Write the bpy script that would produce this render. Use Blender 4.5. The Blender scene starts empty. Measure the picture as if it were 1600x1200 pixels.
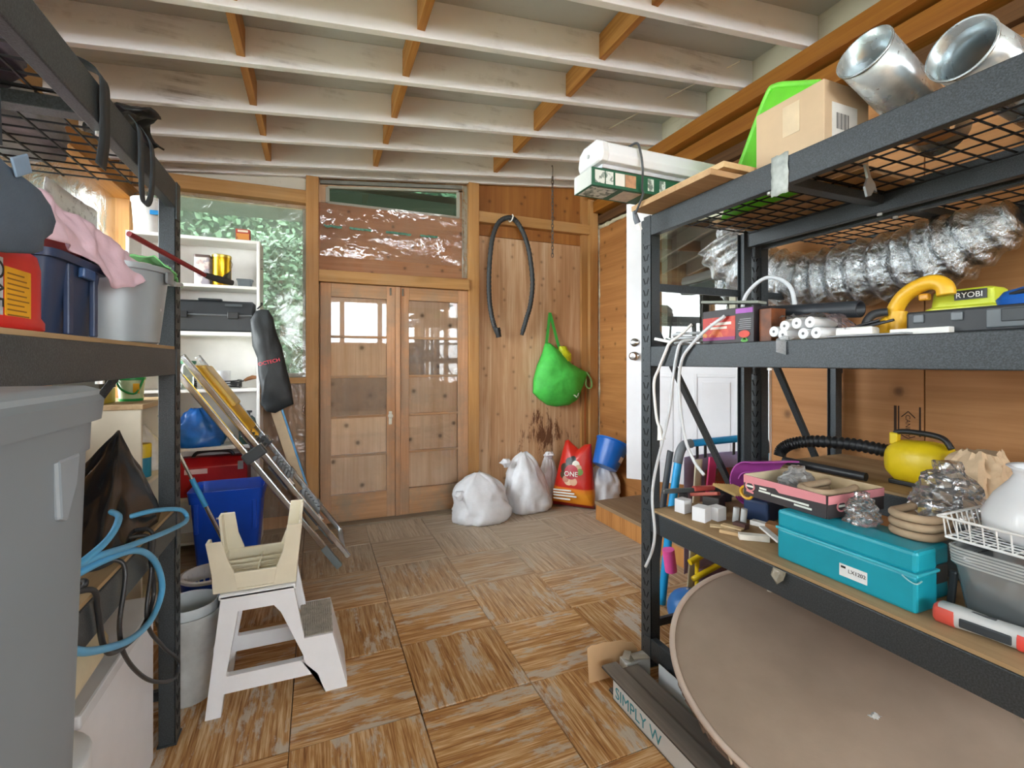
import bpy, math, random
from mathutils import Vector, Matrix, noise
random.seed(7)
SC = bpy.context.scene
COL = SC.collection
PI = math.pi

# ---------------------------------------------------------------- camera
cam_d = bpy.data.cameras.new('camera')
cam = bpy.data.objects.new('camera', cam_d)
COL.objects.link(cam)
cam.location = (0, 0, 1.35)
cam.rotation_euler = (PI / 2, 0, -math.radians(22.45))
cam_d.sensor_width = 36
cam_d.lens = 36 * 740 / 1600
cam_d.shift_y = -34 / 1600
cam_d.clip_start = 0.02
SC.camera = cam

# ---------------------------------------------------------------- world, light, exposure
W = bpy.data.worlds.new('overcast_sky')
SC.world = W
W.use_nodes = True
_bg = W.node_tree.nodes['Background']
_bg.inputs[0].default_value = (0.90, 0.96, 1.0, 1)
_bg.inputs[1].default_value = 5.0
SC.view_settings.view_transform = 'Standard'
SC.view_settings.look = 'None'
SC.view_settings.exposure = 2.4
SC.view_settings.gamma = 1.0
SC.view_settings.use_curve_mapping = False
SC.cycles.max_bounces = 9
SC.cycles.diffuse_bounces = 5
SC.cycles.transparent_max_bounces = 16
SC.cycles.caustics_reflective = False
SC.cycles.caustics_refractive = False
SC.cycles.sample_clamp_indirect = 6

def portal(loc, rot, sx, sy):
    """sky light enters through this window opening"""
    d = bpy.data.lights.new('window_portal', 'AREA')
    d.shape = 'RECTANGLE'; d.size = sx; d.size_y = sy
    d.cycles.is_portal = True
    o = bpy.data.objects.new('window_portal', d)
    o.location = loc; o.rotation_euler = rot
    COL.objects.link(o)

portal((0.75, -5.24, 2.4), (PI / 2, 0, PI), 3.9, 1.2)           # rear windows
portal((-1.37, -.4, 1.8), (0, -PI / 2, 0), 1.5, 9.4)             # left window band
portal((2.79, -3.1, 1.8), (0, PI / 2, 0), 1.8, 4.2)              # unseen right window band, added for fill daylight
portal((-0.62, 4.36, 1.9), (-PI / 2, 0, PI), 1.1, 1.4)           # left bay of the back wall

# ---------------------------------------------------------------- materials
MATS = {}
def lin(h, k=1.0):
    h = h.lstrip('#')
    r = []
    for i in (0, 2, 4):
        v = int(h[i:i + 2], 16) / 255
        r.append((v / 12.92 if v <= .04045 else ((v + .055) / 1.055) ** 2.4) * k)
    return tuple(r) + (1,)

class NT:
    def __init__(s, name):
        s.m = bpy.data.materials.new(name); s.m.use_nodes = True
        s.t = s.m.node_tree; s.t.nodes.clear()
        s.out = s.n('ShaderNodeOutputMaterial')
    def n(s, typ, **kw):
        nd = s.t.nodes.new(typ)
        for k, v in kw.items(): setattr(nd, k, v)
        return nd
    def l(s, a, b): s.t.links.new(a, b)
    def val(s, inp, v): inp.default_value = v
    def coords(s, scale=(1, 1, 1), rand=True, kind='Object'):
        tc = s.n('ShaderNodeTexCoord'); mp = s.n('ShaderNodeMapping')
        mp.inputs['Scale'].default_value = scale
        if rand:
            oi = s.n('ShaderNodeObjectInfo'); cb = s.n('ShaderNodeCombineXYZ')
            mul = s.n('ShaderNodeMath', operation='MULTIPLY'); mul.inputs[1].default_value = 37.0
            s.l(oi.outputs['Random'], mul.inputs[0])
            for i in range(3): s.l(mul.outputs[0], cb.inputs[i])
            s.l(cb.outputs[0], mp.inputs['Location'])
        s.l(tc.outputs[kind], mp.inputs['Vector'])
        return mp.outputs[0]
    def noise(s, vec, scale, detail=4, rough=.55, dist=0):
        n = s.n('ShaderNodeTexNoise')
        n.inputs['Scale'].default_value = scale; n.inputs['Detail'].default_value = detail
        n.inputs['Roughness'].default_value = rough; n.inputs['Distortion'].default_value = dist
        s.l(vec, n.inputs['Vector']); return n.outputs['Fac']
    def ramp(s, fac, stops):
        r = s.n('ShaderNodeValToRGB'); e = r.color_ramp.elements
        while len(e) > 1: e.remove(e[-1])
        for i, (p, c) in enumerate(stops):
            q = e[0] if i == 0 else e.new(p)
            q.position = p; q.color = c if len(c) == 4 else tuple(c) + (1,)
        s.l(fac, r.inputs[0]); return r.outputs[0]
    def mix(s, fac, a, b, mode='MIX'):
        m = s.n('ShaderNodeMixRGB', blend_type=mode)
        for i, x in ((0, fac), (1, a), (2, b)):
            if isinstance(x, (float, int)): m.inputs[i].default_value = x
            elif isinstance(x, tuple): m.inputs[i].default_value = x
            else: s.l(x, m.inputs[i])
        return m.outputs[0]
    def math(s, op, a, b=None):
        m = s.n('ShaderNodeMath', operation=op)
        for i, x in ((0, a), (1, b)):
            if x is None: continue
            if isinstance(x, (float, int)): m.inputs[i].default_value = x
            else: s.l(x, m.inputs[i])
        return m.outputs[0]
    def bump(s, h, strength=.3, dist=.01):
        b = s.n('ShaderNodeBump'); b.inputs['Strength'].default_value = strength
        b.inputs['Distance'].default_value = dist; s.l(h, b.inputs['Height']); return b.outputs[0]
    def pbr(s, col, rough=.5, metal=0., nrm=None, spec=.5):
        p = s.n('ShaderNodeBsdfPrincipled')
        if isinstance(col, tuple): p.inputs['Base Color'].default_value = col
        else: s.l(col, p.inputs['Base Color'])
        if isinstance(rough, (float, int)): p.inputs['Roughness'].default_value = rough
        else: s.l(rough, p.inputs['Roughness'])
        p.inputs['Metallic'].default_value = metal
        p.inputs['Specular IOR Level'].default_value = spec
        if nrm is not None: s.l(nrm, p.inputs['Normal'])
        s.l(p.outputs[0], s.out.inputs[0]); return p

def plain(hexc, rough=.5, metal=0., var=.12, vs=9., bump=.0, bs=80., spec=.5, scr=0):
    key = ('plain', hexc, rough, metal, var, vs, bump, bs, spec)
    if key in MATS: return MATS[key]
    t = NT('paint_' + hexc); v = t.coords()
    f = t.noise(v, vs, 5)
    c = lin(hexc)
    lo = tuple(max(0, x * (1 - var)) for x in c[:3]) + (1,); hi = tuple(min(1, x * (1 + var)) for x in c[:3]) + (1,)
    col = t.mix(t.ramp(f, [(.3, (0, 0, 0)), (.7, (1, 1, 1))]), lo, hi)
    nr = t.bump(t.noise(v, bs, 4), bump, .004) if bump else None
    t.pbr(col, rough, metal, nr, spec); MATS[key] = t.m; return t.m

def flat_knots(t, col, flat, kn, amt, D):
    """scattered round knots on a sheet whose normal is axis flat"""
    sp = t.n('ShaderNodeSeparateXYZ'); t.l(t.coords((kn, kn, kn)), sp.inputs[0]); cb = t.n('ShaderNodeCombineXYZ')
    ax = [i for i in range(3) if i != flat]
    for k in (0, 1): t.l(sp.outputs[ax[k]], cb.inputs[k])
    vo = t.n('ShaderNodeTexVoronoi', voronoi_dimensions='2D'); vo.inputs['Scale'].default_value = 1.0; t.l(cb.outputs[0], vo.inputs['Vector'])
    sc_ = t.n('ShaderNodeSeparateColor'); t.l(vo.outputs['Color'], sc_.inputs[0])
    keep = t.math('GREATER_THAN', sc_.outputs[0], .45)
    d = t.math('ADD', vo.outputs['Distance'], t.math('MULTIPLY', t.math('SUBTRACT', t.noise(cb.outputs[0], 9, 3), .5), .05))
    k = t.ramp(d, [(.03, (1, 1, 1)), (.075, (.6, .6, .6)), (.1, (.2, .2, .2)), (.19, (0, 0, 0))])
    return t.mix(t.math('MULTIPLY', t.math('MULTIPLY', k, keep), amt), col, tuple(x * .22 for x in D[:3]) + (1,))

def wood(name, light, dark, axis=2, rough=.65, knots=.5, fine=1., grey=None, gamt=0., sc=1., bump=.25, flat=None, kn=5.):
    key = ('wood', name)
    if key in MATS: return MATS[key]
    t = NT(name)
    s1 = [9 * sc] * 3; s1[axis] = .55 * sc
    s2 = [70 * sc] * 3; s2[axis] = 1.6 * sc
    v1 = t.coords(tuple(s1)); v2 = t.coords(tuple(s2))
    f1 = t.noise(v1, 1.0, 6, .6, .8); f2 = t.noise(v2, 1.0, 4, .6, .2)
    f = t.math('ADD', t.math('MULTIPLY', f1, .65), t.math('MULTIPLY', f2, .35 * fine))
    L, D = lin(light), lin(dark)
    Mx = tuple((a + b) / 2 for a, b in zip(L, D))
    col = t.ramp(f, [(.3, D), (.48, Mx), (.62, L)])
    if knots and flat is not None:
        col = flat_knots(t, col, flat, kn, knots, D)
    elif knots:
        s3 = [4.2 * sc] * 3; s3[axis] = 1.7 * sc
        vo = t.n('ShaderNodeTexVoronoi'); t.l(t.coords(tuple(s3)), vo.inputs['Vector']); vo.inputs['Scale'].default_value = 1.0
        k = t.ramp(vo.outputs['Distance'], [(.03, (1, 1, 1)), (.11, (.35, .35, .35)), (.2, (0, 0, 0))])
        col = t.mix(t.math('MULTIPLY', k, knots), col, tuple(x * .28 for x in D[:3]) + (1,))
    if grey:
        g = t.noise(t.coords((1.3, 1.3, 1.3)), 1.6, 7, .7)
        col = t.mix(t.math('MULTIPLY', t.ramp(g, [(.45, (0, 0, 0)), (.62, (1, 1, 1))]), gamt), col, lin(grey))
    t.pbr(col, rough, 0, t.bump(f2, bump, .003), .35)
    MATS[key] = t.m; return t.m

def film(name, hexc, clear=.6, rough=.15, bs=6., bstr=.6, dist=.05, gloss=.0):
    """thin plastic sheeting: see-through, milky and glossy where it creases"""
    key = ('film', name)
    if key in MATS: return MATS[key]
    t = NT(name); v = t.coords()
    h = t.noise(v, bs, 3, .5, 1.2)
    nr = t.bump(h, bstr, dist)
    tr = t.n('ShaderNodeBsdfTransparent'); gl = t.n('ShaderNodeBsdfGlossy'); gl.inputs['Roughness'].default_value = rough
    df = t.n('ShaderNodeBsdfDiffuse'); df.inputs['Color'].default_value = lin(hexc)
    tl = t.n('ShaderNodeBsdfTranslucent'); tl.inputs['Color'].default_value = lin(hexc)
    t.l(nr, gl.inputs['Normal']); t.l(nr, df.inputs['Normal'])
    a1 = t.n('ShaderNodeMixShader'); a1.inputs[0].default_value = .5
    t.l(df.outputs[0], a1.inputs[1]); t.l(tl.outputs[0], a1.inputs[2])
    a2 = t.n('ShaderNodeMixShader'); a2.inputs[0].default_value = clear
    t.l(a1.outputs[0], a2.inputs[1]); t.l(tr.outputs[0], a2.inputs[2])
    fr = t.n('ShaderNodeFresnel'); fr.inputs[0].default_value = 1.5; t.l(nr, fr.inputs['Normal'])
    a3 = t.n('ShaderNodeMixShader'); t.l(t.math('ADD', t.math('MULTIPLY', fr.outputs[0], 1.2), gloss), a3.inputs[0])
    t.l(a2.outputs[0], a3.inputs[1]); t.l(gl.outputs[0], a3.inputs[2])
    t.l(a3.outputs[0], t.out.inputs[0]); MATS[key] = t.m; return t.m

def glass(name, dust=.1, tint='#e8efe8', refl=1.0, dcol='#b9b0a4'):
    key = ('glass', name)
    if key in MATS: return MATS[key]
    t = NT(name); v = t.coords()
    tr = t.n('ShaderNodeBsdfTransparent'); tr.inputs[0].default_value = lin(tint)
    gl = t.n('ShaderNodeBsdfGlossy'); gl.inputs['Roughness'].default_value = .02
    df = t.n('ShaderNodeBsdfDiffuse'); df.inputs[0].default_value = lin(dcol)
    d = t.math('MULTIPLY', t.ramp(t.noise(v, 5, 6, .7), [(.25, (.4, .4, .4)), (.75, (1, 1, 1))]), dust)
    a = t.n('ShaderNodeMixShader'); t.l(d, a.inputs[0]); t.l(tr.outputs[0], a.inputs[1]); t.l(df.outputs[0], a.inputs[2])
    fr = t.n('ShaderNodeFresnel'); fr.inputs[0].default_value = 1.52
    b = t.n('ShaderNodeMixShader'); t.l(t.math('MULTIPLY', fr.outputs[0], refl), b.inputs[0])
    t.l(a.outputs[0], b.inputs[1]); t.l(gl.outputs[0], b.inputs[2]); t.l(b.outputs[0], t.out.inputs[0])
    MATS[key] = t.m; return t.m

# ---------------------------------------------------------------- mesh helpers
MW = {}
class MB:
    def __init__(s): s.v = []; s.f = []
    def add(s, vs, fs):
        o = len(s.v); s.v += [tuple(x) for x in vs]; s.f += [tuple(i + o for i in f) for f in fs]; return s
    def box(s, x0, x1, y0, y1, z0, z1):
        return s.add([(x0, y0, z0), (x1, y0, z0), (x1, y1, z0), (x0, y1, z0), (x0, y0, z1), (x1, y0, z1), (x1, y1, z1), (x0, y1, z1)],
                     [(0, 3, 2, 1), (4, 5, 6, 7), (0, 1, 5, 4), (1, 2, 6, 5), (2, 3, 7, 6), (3, 0, 4, 7)])
    def obox(s, c, size, rot=(0, 0, 0)):
        from mathutils import Euler
        R = Euler(rot).to_matrix(); c = Vector(c)
        q = MB().box(-size[0] / 2, size[0] / 2, -size[1] / 2, size[1] / 2, -size[2] / 2, size[2] / 2)
        return s.add([c + R @ Vector(p) for p in q.v], q.f)
    def bar(s, a, b, w, h, up=(0, 0, 1)):
        """square bar from a to b, w wide across, h along up"""
        a, b = Vector(a), Vector(b); d = (b - a).normalized(); u = Vector(up)
        if abs(d.dot(u)) > .98: u = Vector((0, 1, 0))
        r = d.cross(u).normalized(); u = r.cross(d)
        vs = [p + r * (i * w / 2) + u * (j * h / 2) for p in (a, b) for i, j in ((-1, -1), (1, -1), (1, 1), (-1, 1))]
        return s.add(vs, [(0, 1, 2, 3), (7, 6, 5, 4), (0, 4, 5, 1), (1, 5, 6, 2), (2, 6, 7, 3), (3, 7, 4, 0)])
    def tube(s, pts, r, seg=10, cap=True, rr=None):
        P = [Vector(p) for p in pts]; n = len(P); rings = []
        ref = None
        for i, p in enumerate(P):
            d = (P[min(i + 1, n - 1)] - P[max(i - 1, 0)]).normalized()
            if ref is None:
                ref = Vector((0, 0, 1)) if abs(d.z) < .9 else Vector((1, 0, 0))
            e1 = (ref - d * ref.dot(d)).normalized(); e2 = d.cross(e1); ref = e1
            q = rr[i] if rr else r
            rings.append([p + (e1 * math.cos(2 * PI * k / seg) + e2 * math.sin(2 * PI * k / seg)) * q for k in range(seg)])
        return s.loft(rings, cap, cap)
    def loft(s, rings, cap0=True, cap1=True):
        m = len(rings[0]); vs = [p for r in rings for p in r]; fs = []
        for i in range(len(rings) - 1):
            for k in range(m):
                a, b = i * m + k, i * m + (k + 1) % m
                fs.append((a, b, b + m, a + m))
        if cap0: fs.append(tuple(range(m - 1, -1, -1)))
        if cap1: fs.append(tuple((len(rings) - 1) * m + k for k in range(m)))
        return s.add(vs, fs)
    def lathe(s, c, prof, seg=24, cap0=True, cap1=True):
        return s.loft([[(c[0] + r * math.cos(2 * PI * k / seg), c[1] + r * math.sin(2 * PI * k / seg), c[2] + z) for k in range(seg)] for r, z in prof], cap0, cap1)
    def prism(s, poly, axis, a, b):
        """poly: 2-D outline in the two other axes, extruded along axis from a to b"""
        def P(p, t):
            q = list(p); q.insert(axis, t); return tuple(q)
        n = len(poly); vs = [P(p, a) for p in poly] + [P(p, b) for p in poly]
        fs = [tuple(range(n)), tuple(range(2 * n - 1, n - 1, -1))] + [(i, i + n, (i + 1) % n + n, (i + 1) % n) for i in range(n)]
        return s.add(vs, fs)
    def frame(s, outer, inner, axis, a, b):
        """flat frame: outer outline with a hole, both outlines with as many corners, extruded along axis"""
        def P(p, t):
            q = list(p); q.insert(axis, t); return tuple(q)
        n = len(outer); vs = [P(p, t) for t in (a, b) for o in (outer, inner) for p in o]; fs = []
        for i in range(n):
            j = (i + 1) % n
            fs += [(i, j, n + j, n + i), (2 * n + j, 2 * n + i, 3 * n + i, 3 * n + j), (j, i, 2 * n + i, 2 * n + j), (n + i, n + j, 3 * n + j, 3 * n + i)]
        return s.add(vs, fs)
    def grid(s, fn, nu, nv):
        vs = [fn(i / nu, j / nv) for j in range(nv + 1) for i in range(nu + 1)]
        return s.add(vs, [(j * (nu + 1) + i, j * (nu + 1) + i + 1, (j + 1) * (nu + 1) + i + 1, (j + 1) * (nu + 1) + i) for j in range(nv) for i in range(nu)])
    def build(s, name, mat, parent=None, bevel=0., smooth=False, solid=0., ang=40, sub=0, label=None, seg=2):
        me = bpy.data.meshes.new(name)
        vs = s.v
        if parent is not None:
            inv = MW[parent.name].inverted(); vs = [tuple(inv @ Vector(p)) for p in vs]
        me.from_pydata(vs, [], s.f); me.validate(); me.update()
        import bmesh
        bm_ = bmesh.new(); bm_.from_mesh(me); bmesh.ops.recalc_face_normals(bm_, faces=bm_.faces); bm_.to_mesh(me); bm_.free()
        o = bpy.data.objects.new(name, me); COL.objects.link(o)
        if mat: me.materials.append(mat)
        if parent is not None:
            o.parent = parent; MW[o.name] = MW[parent.name].copy()
        else: MW[o.name] = Matrix()
        if smooth:
            me.shade_smooth()
            if ang < 180: me.set_sharp_from_angle(angle=math.radians(ang))
        if solid:
            m = o.modifiers.new('solid', 'SOLIDIFY'); m.thickness = solid; m.offset = 0
        if sub:
            m = o.modifiers.new('sub', 'SUBSURF'); m.levels = sub; m.render_levels = sub
        if bevel:
            m = o.modifiers.new('bevel', 'BEVEL'); m.width = bevel; m.segments = seg; m.limit_method = 'ANGLE'; m.angle_limit = math.radians(40)
        if label: o['label'] = label
        return o

def B(*a): return MB().box(*a)
def tag(o, label, cat, group=None):
    o['label'] = label; o['category'] = cat
    if group: o['group'] = group
    return o
def struct(o, label=None):
    o['kind'] = 'structure'
    if label: o['label'] = label
    return o
def thing(name, label, cat, loc=(0, 0, 0), rz=0., group=None, rot=None):
    o = bpy.data.objects.new(name, None); COL.objects.link(o)
    o.location = loc; o.rotation_euler = rot or (0, 0, rz); o.empty_display_size = .05
    MW[o.name] = Matrix.LocRotScale(Vector(loc), o.rotation_euler.to_quaternion(), None)
    return tag(o, label, cat, group)
def local(root):
    """from now on coordinates for this root's parts are written in the root's own frame"""
    MW[root.name] = Matrix(); return root
def dup(root, loc, rz, label=None):
    r = root.copy(); COL.objects.link(r); r.location = loc; r.rotation_euler = (0, 0, rz)
    if label: r['label'] = label
    for ch in list(root.children):
        c = ch.copy(); COL.objects.link(c); c.parent = r
        for g in list(ch.children):
            d = g.copy(); COL.objects.link(d); d.parent = c
    return r
def ring(cx, cy, z, rx, ry, n=2., seg=28, rot=0., amp=0., seed=0, fq=2.):
    out = []
    for k in range(seg):
        a = 2 * PI * k / seg; c, s_ = math.cos(a), math.sin(a)
        x = math.copysign(abs(c) ** (2 / n), c) * rx; y = math.copysign(abs(s_) ** (2 / n), s_) * ry
        if amp:
            q = 1 + amp * noise.noise(Vector((c * fq + seed, s_ * fq, z * 9 + seed)))
            x *= q; y *= q
        X = x * math.cos(rot) - y * math.sin(rot); Y = x * math.sin(rot) + y * math.cos(rot)
        out.append((cx + X, cy + Y, z))
    return out
def text(name, body, size, mat, parent, org, xd, yd, ext=.0004, align='LEFT'):
    """lettering: org = origin, xd = reading direction, yd = up, all in world space"""
    cu = bpy.data.curves.new(name, 'FONT'); cu.body = body; cu.size = size; cu.extrude = ext
    cu.align_x = align; cu.materials.append(mat)
    tmp = bpy.data.objects.new(name + '_outline', cu)
    me = bpy.data.meshes.new_from_object(tmp); bpy.data.objects.remove(tmp)
    o = bpy.data.objects.new(name, me); COL.objects.link(o)
    x = Vector(xd).normalized(); y = Vector(yd).normalized(); z = x.cross(y)
    m = Matrix((x, y, z)).transposed().to_4x4(); m.translation = Vector(org)
    o.parent = parent; o.matrix_local = MW[parent.name].inverted() @ m
    return o
def nz(x, y, z=0., s=1.): return noise.noise(Vector((x * s, y * s, z * s)))
def spline(pts, n=8):
    """smooth Catmull-Rom through pts"""
    P = [Vector(p) for p in pts]; out = []
    for i in range(len(P) - 1):
        p0, p1, p2, p3 = P[max(i - 1, 0)], P[i], P[i + 1], P[min(i + 2, len(P) - 1)]
        for k in range(n):
            t = k / n
            out.append(.5 * ((2 * p1) + (p2 - p0) * t + (2 * p0 - 5 * p1 + 4 * p2 - p3) * t * t + (3 * p1 - p0 - 3 * p2 + p3) * t ** 3))
    out.append(P[-1]); return out
def bag(cx, cy, z0, rx, ry, h, prof, seed=0, amp=.18, seg=40, n=2.4, lean=(0, 0), rot=0.):
    """a sagging sack: prof lists (height share, radius share); creased by noise"""
    rows = []
    N = 22
    for i in range(N + 1):
        t = i / N
        for (a, ra), (b, rb) in zip(prof, prof[1:]):
            if a <= t <= b: r = ra + (rb - ra) * ((t - a) / max(1e-6, b - a)); break
        rw = ring(cx + lean[0] * t, cy + lean[1] * t, z0 + h * t, max(.004, rx * r), max(.004, ry * r), n, seg, rot)
        q = []
        for k, p in enumerate(rw):
            a = 2 * PI * k / seg
            d = amp * (nz(math.cos(a) * 1.6, math.sin(a) * 1.6, t * 2.2 + seed) + .5 * nz(math.cos(a) * 4.5 + seed, math.sin(a) * 4.5, t * 4.) + .55 * (.35 - abs(nz(math.cos(a) * 5 + seed, math.sin(a) * 5, t * 3.2))) + .4 * (.3 - abs(nz(math.cos(a) * 9, math.sin(a) * 9 + seed, t * 7))))
            dx, dy = p[0] - cx - lean[0] * t, p[1] - cy - lean[1] * t
            q.append((p[0] + dx * d, p[1] + dy * d, p[2] + (h * .10 * amp * 3 * nz(math.cos(a) * 3, math.sin(a) * 3, seed + t * 2) if 0 < i else 0)))
        rows.append(q)
    return MB().loft(rows)

def crumple(cx, cy, z0, rx, ry, h, seed, seg=22, rowsn=12):
    """stiff crinkled film: a faceted, jittered shell"""
    r = random.Random(seed); rows = []
    for i in range(rowsn + 1):
        t = i / rowsn; k = [1., 1.02, .9, .75, .45][min(4, int(t * 4.99))] * (1 - .15 * t)
        rows.append([(cx + (p[0] - cx) * q, cy + (p[1] - cy) * q, max(z0, p[2] + r.uniform(-.35, .35) * h / rowsn * (1 if i else 0))) for p in ring(cx, cy, z0 + h * t, rx * k, ry * k, 2.2, seg) for q in [r.uniform(.74, 1.06)]])
    return MB().loft(rows)
# ================================================================ THE ROOM
M_PLY_BACK = wood('weathered_plywood', '#d6b08a', '#a67a52', 2, .7, .75, 1., '#a98d72', .35, .8)
M_PLY_RIGHT = wood('orange_plywood', '#c08c5a', '#9c683a', 1, .6, .7, .8, None, 0, .6, flat=0, kn=3.4)
M_PLY_SIDE = wood('corner_plywood', '#c0884f', '#986234', 1, .6, .6, .8, None, 0, .9, flat=0, kn=5.5)
M_STUD = wood('amber_lumber', '#c8985e', '#a2703c', 2, .55, .35, .7, '#a88a6a', .25)
M_STUDX = wood('amber_lumber_cross', '#c89960', '#a2733e', 0, .55, .35, .7, '#ae9372', .25)
M_STUDY = wood('amber_lumber_long', '#b5792f', '#8a541c', 1, .55, .35, .7)
M_BLOCK = wood('raw_blocking', '#c08a4c', '#8a5220', 1, .6, .3)
M_DOORW = wood('old_door_wood', '#cfa07a', '#a8764c', 2, .6, .15, 1., '#8f8271', .55)
M_DOORX = wood('old_door_wood_cross', '#c79a72', '#a0754d', 0, .6, .1, 1., '#928877', .75)
M_DOORPLY = wood('door_backing_plywood', '#f2d0ac', '#d6a67c', 2, .65, .9, .9, '#b2977c', .25, .8, flat=1, kn=4.5)
M_RAFT = None
def painted_wood(name, base, dirt, amt, axis=0):
    t = NT(name); s1 = [26, 26, 26]; s1[axis] = 1.4
    v = t.coords((1, 1, 1)); vs = t.coords(tuple(s1))
    d = t.ramp(t.noise(v, 1.7, 6, .7), [(.52, (0, 0, 0)), (.68, (1, 1, 1))])
    st = t.ramp(t.noise(vs, 1., 5, .65), [(.48, (0, 0, 0)), (.64, (1, 1, 1))])
    c = t.mix(t.math('MULTIPLY', t.math('MULTIPLY', d, st), amt), lin(base), lin(dirt))
    c = t.mix(t.math('MULTIPLY', t.noise(v, 5, 4), .12), c, lin(dirt))
    t.pbr(c, .6, 0, t.bump(t.noise(vs, 1.5, 4), .15, .003), .3); return t.m
M_RAFT = painted_wood('white_painted_rafter', '#f3f2f4', '#66564c', .65)
M_WHITEBOARD = painted_wood('flaking_white_board', '#d6d0c2', '#8a7350', .8, 1)
M_DECK = painted_wood('grey_roof_deck', '#c4c6c4', '#86837c', .5)

# ---- floor: square parquet panels, bare and worn grey towards the doors
def floor_mat(name, axis):
    t = NT(name)
    s1 = [1, 1, 1]; s1[axis] = .045
    tc = t.n('ShaderNodeNewGeometry')
    def vec(sc, rnd):
        mp = t.n('ShaderNodeMapping'); mp.inputs['Scale'].default_value = sc
        if rnd:
            oi = t.n('ShaderNodeObjectInfo'); cb = t.n('ShaderNodeCombineXYZ'); m = t.math('MULTIPLY', oi.outputs['Random'], 19.)
            for i in range(3): t.l(m, cb.inputs[i])
            t.l(cb.outputs[0], mp.inputs['Location'])
        t.l(tc.outputs['Position'], mp.inputs['Vector']); return mp.outputs[0]
    g = vec(tuple(x * 62 for x in s1), True); g2 = vec(tuple(x * 210 for x in s1), True)
    f = t.math('ADD', t.math('MULTIPLY', t.noise(g, 1, 4, .6), .6), t.math('MULTIPLY', t.noise(g2, 1, 3), .4))
    col = t.ramp(f, [(.30, lin('#6b421f')), (.41, lin('#a3703f')), (.5, lin('#c3925a')), (.64, lin('#e6c9a0'))])
    oi = t.n('ShaderNodeObjectInfo')
    hsv = t.n('ShaderNodeHueSaturation'); t.l(col, hsv.inputs['Color'])
    t.l(t.math('ADD', t.math('MULTIPLY', oi.outputs['Random'], .3), .82), hsv.inputs['Value'])
    # bare grey patches, streaky, and a trodden grey film that grows towards the doors
    sep = t.n('ShaderNodeSeparateXYZ'); t.l(tc.outputs['Position'], sep.inputs[0])
    w = vec((1, 1, 1), False)
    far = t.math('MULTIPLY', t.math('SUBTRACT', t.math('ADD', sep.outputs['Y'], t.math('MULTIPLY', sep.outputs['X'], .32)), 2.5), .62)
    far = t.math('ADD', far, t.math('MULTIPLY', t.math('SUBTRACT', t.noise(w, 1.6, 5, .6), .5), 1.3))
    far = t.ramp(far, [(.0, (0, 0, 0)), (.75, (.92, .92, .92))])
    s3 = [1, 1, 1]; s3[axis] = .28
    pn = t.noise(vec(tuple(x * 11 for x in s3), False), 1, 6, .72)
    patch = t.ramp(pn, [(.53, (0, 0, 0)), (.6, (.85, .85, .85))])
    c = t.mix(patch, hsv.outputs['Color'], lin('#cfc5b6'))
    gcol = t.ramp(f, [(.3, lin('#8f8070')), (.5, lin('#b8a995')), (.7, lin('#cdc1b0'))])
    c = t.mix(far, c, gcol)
    t.pbr(c, .62, 0, t.bump(f, .35, .004), .35); return t.m
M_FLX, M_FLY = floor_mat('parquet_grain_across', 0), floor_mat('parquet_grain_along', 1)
M_DARKGAP = plain('#2c2118', .9)
floor = struct(B(-1.36, 2.84, -5.3, 4.36, -.08, -.014).build('floor', M_DARKGAP), 'worn square parquet floor')
T, FX0, FY0 = .464, .3756, 3.2114
tile_cache = {}
for i in range(-4, 6):
    for j in range(-3, 8):
        x0, x1 = max(-1.26, FX0 + i * T), min(2.75, FX0 + (i + 1) * T)
        y1, y0 = min(4.29, FY0 - j * T), FY0 - (j + 1) * T
        if x1 - x0 < .02 or y1 - y0 < .02: continue
        h = random.uniform(-.0035, 0)
        g = .0018
        key = (round(x1 - x0, 3), round(y1 - y0, 3), (i + j) % 2)
        if key not in tile_cache:
            w2, d2 = (x1 - x0) / 2 - g, (y1 - y0) / 2 - g
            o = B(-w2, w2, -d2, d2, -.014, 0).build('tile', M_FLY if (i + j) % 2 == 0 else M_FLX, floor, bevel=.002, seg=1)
            tile_cache[key] = o
        else:
            o = tile_cache[key].copy(); COL.objects.link(o)
        o.location = ((x0 + x1) / 2, (y0 + y1) / 2, h)
        o.rotation_euler = (random.uniform(-.003, .003), random.uniform(-.003, .003), random.uniform(-.004, .004))
# the bare rest of the floor behind the camera
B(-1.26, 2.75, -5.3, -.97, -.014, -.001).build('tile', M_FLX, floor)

# ---- ceiling: sloping deck, rafters and blocking
RZ0, RS = 2.871, .1055
def rz(x): return RZ0 + RS * x
RAFT = [4.215, 4.02, 3.585, 3.185, 2.70, 2.30, 1.86, 1.42, .98, .54, .1, -.34, -.78, -1.22, -1.66, -2.1, -2.54, -2.98, -3.42, -3.86, -4.3, -4.74]
RH, RT = .185, .04
ceil = MB().add([(x, y, rz(x) + RH + dz) for dz in (0, .03) for x in (-1.45, 2.95) for y in (-5.5, 4.5)],
                [(0, 1, 3, 2), (6, 7, 5, 4), (0, 2, 6, 4), (1, 5, 7, 3), (0, 4, 5, 1), (2, 3, 7, 6)]).build('ceiling', M_DECK)
struct(ceil, 'grey roof deck above white rafters')
for y in RAFT:
    xr = 2.66 if y < 4 else 2.72
    MB().add([(x, y + dy, rz(x) + dz) for x in (-1.3, xr) for dy in (-RT / 2, RT / 2) for dz in (0, RH)],
             [(0, 1, 3, 2), (4, 6, 7, 5), (0, 2, 6, 4), (1, 5, 7, 3), (0, 4, 5, 1), (2, 3, 7, 6)]).build('rafter', M_RAFT, ceil, bevel=.003)
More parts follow.
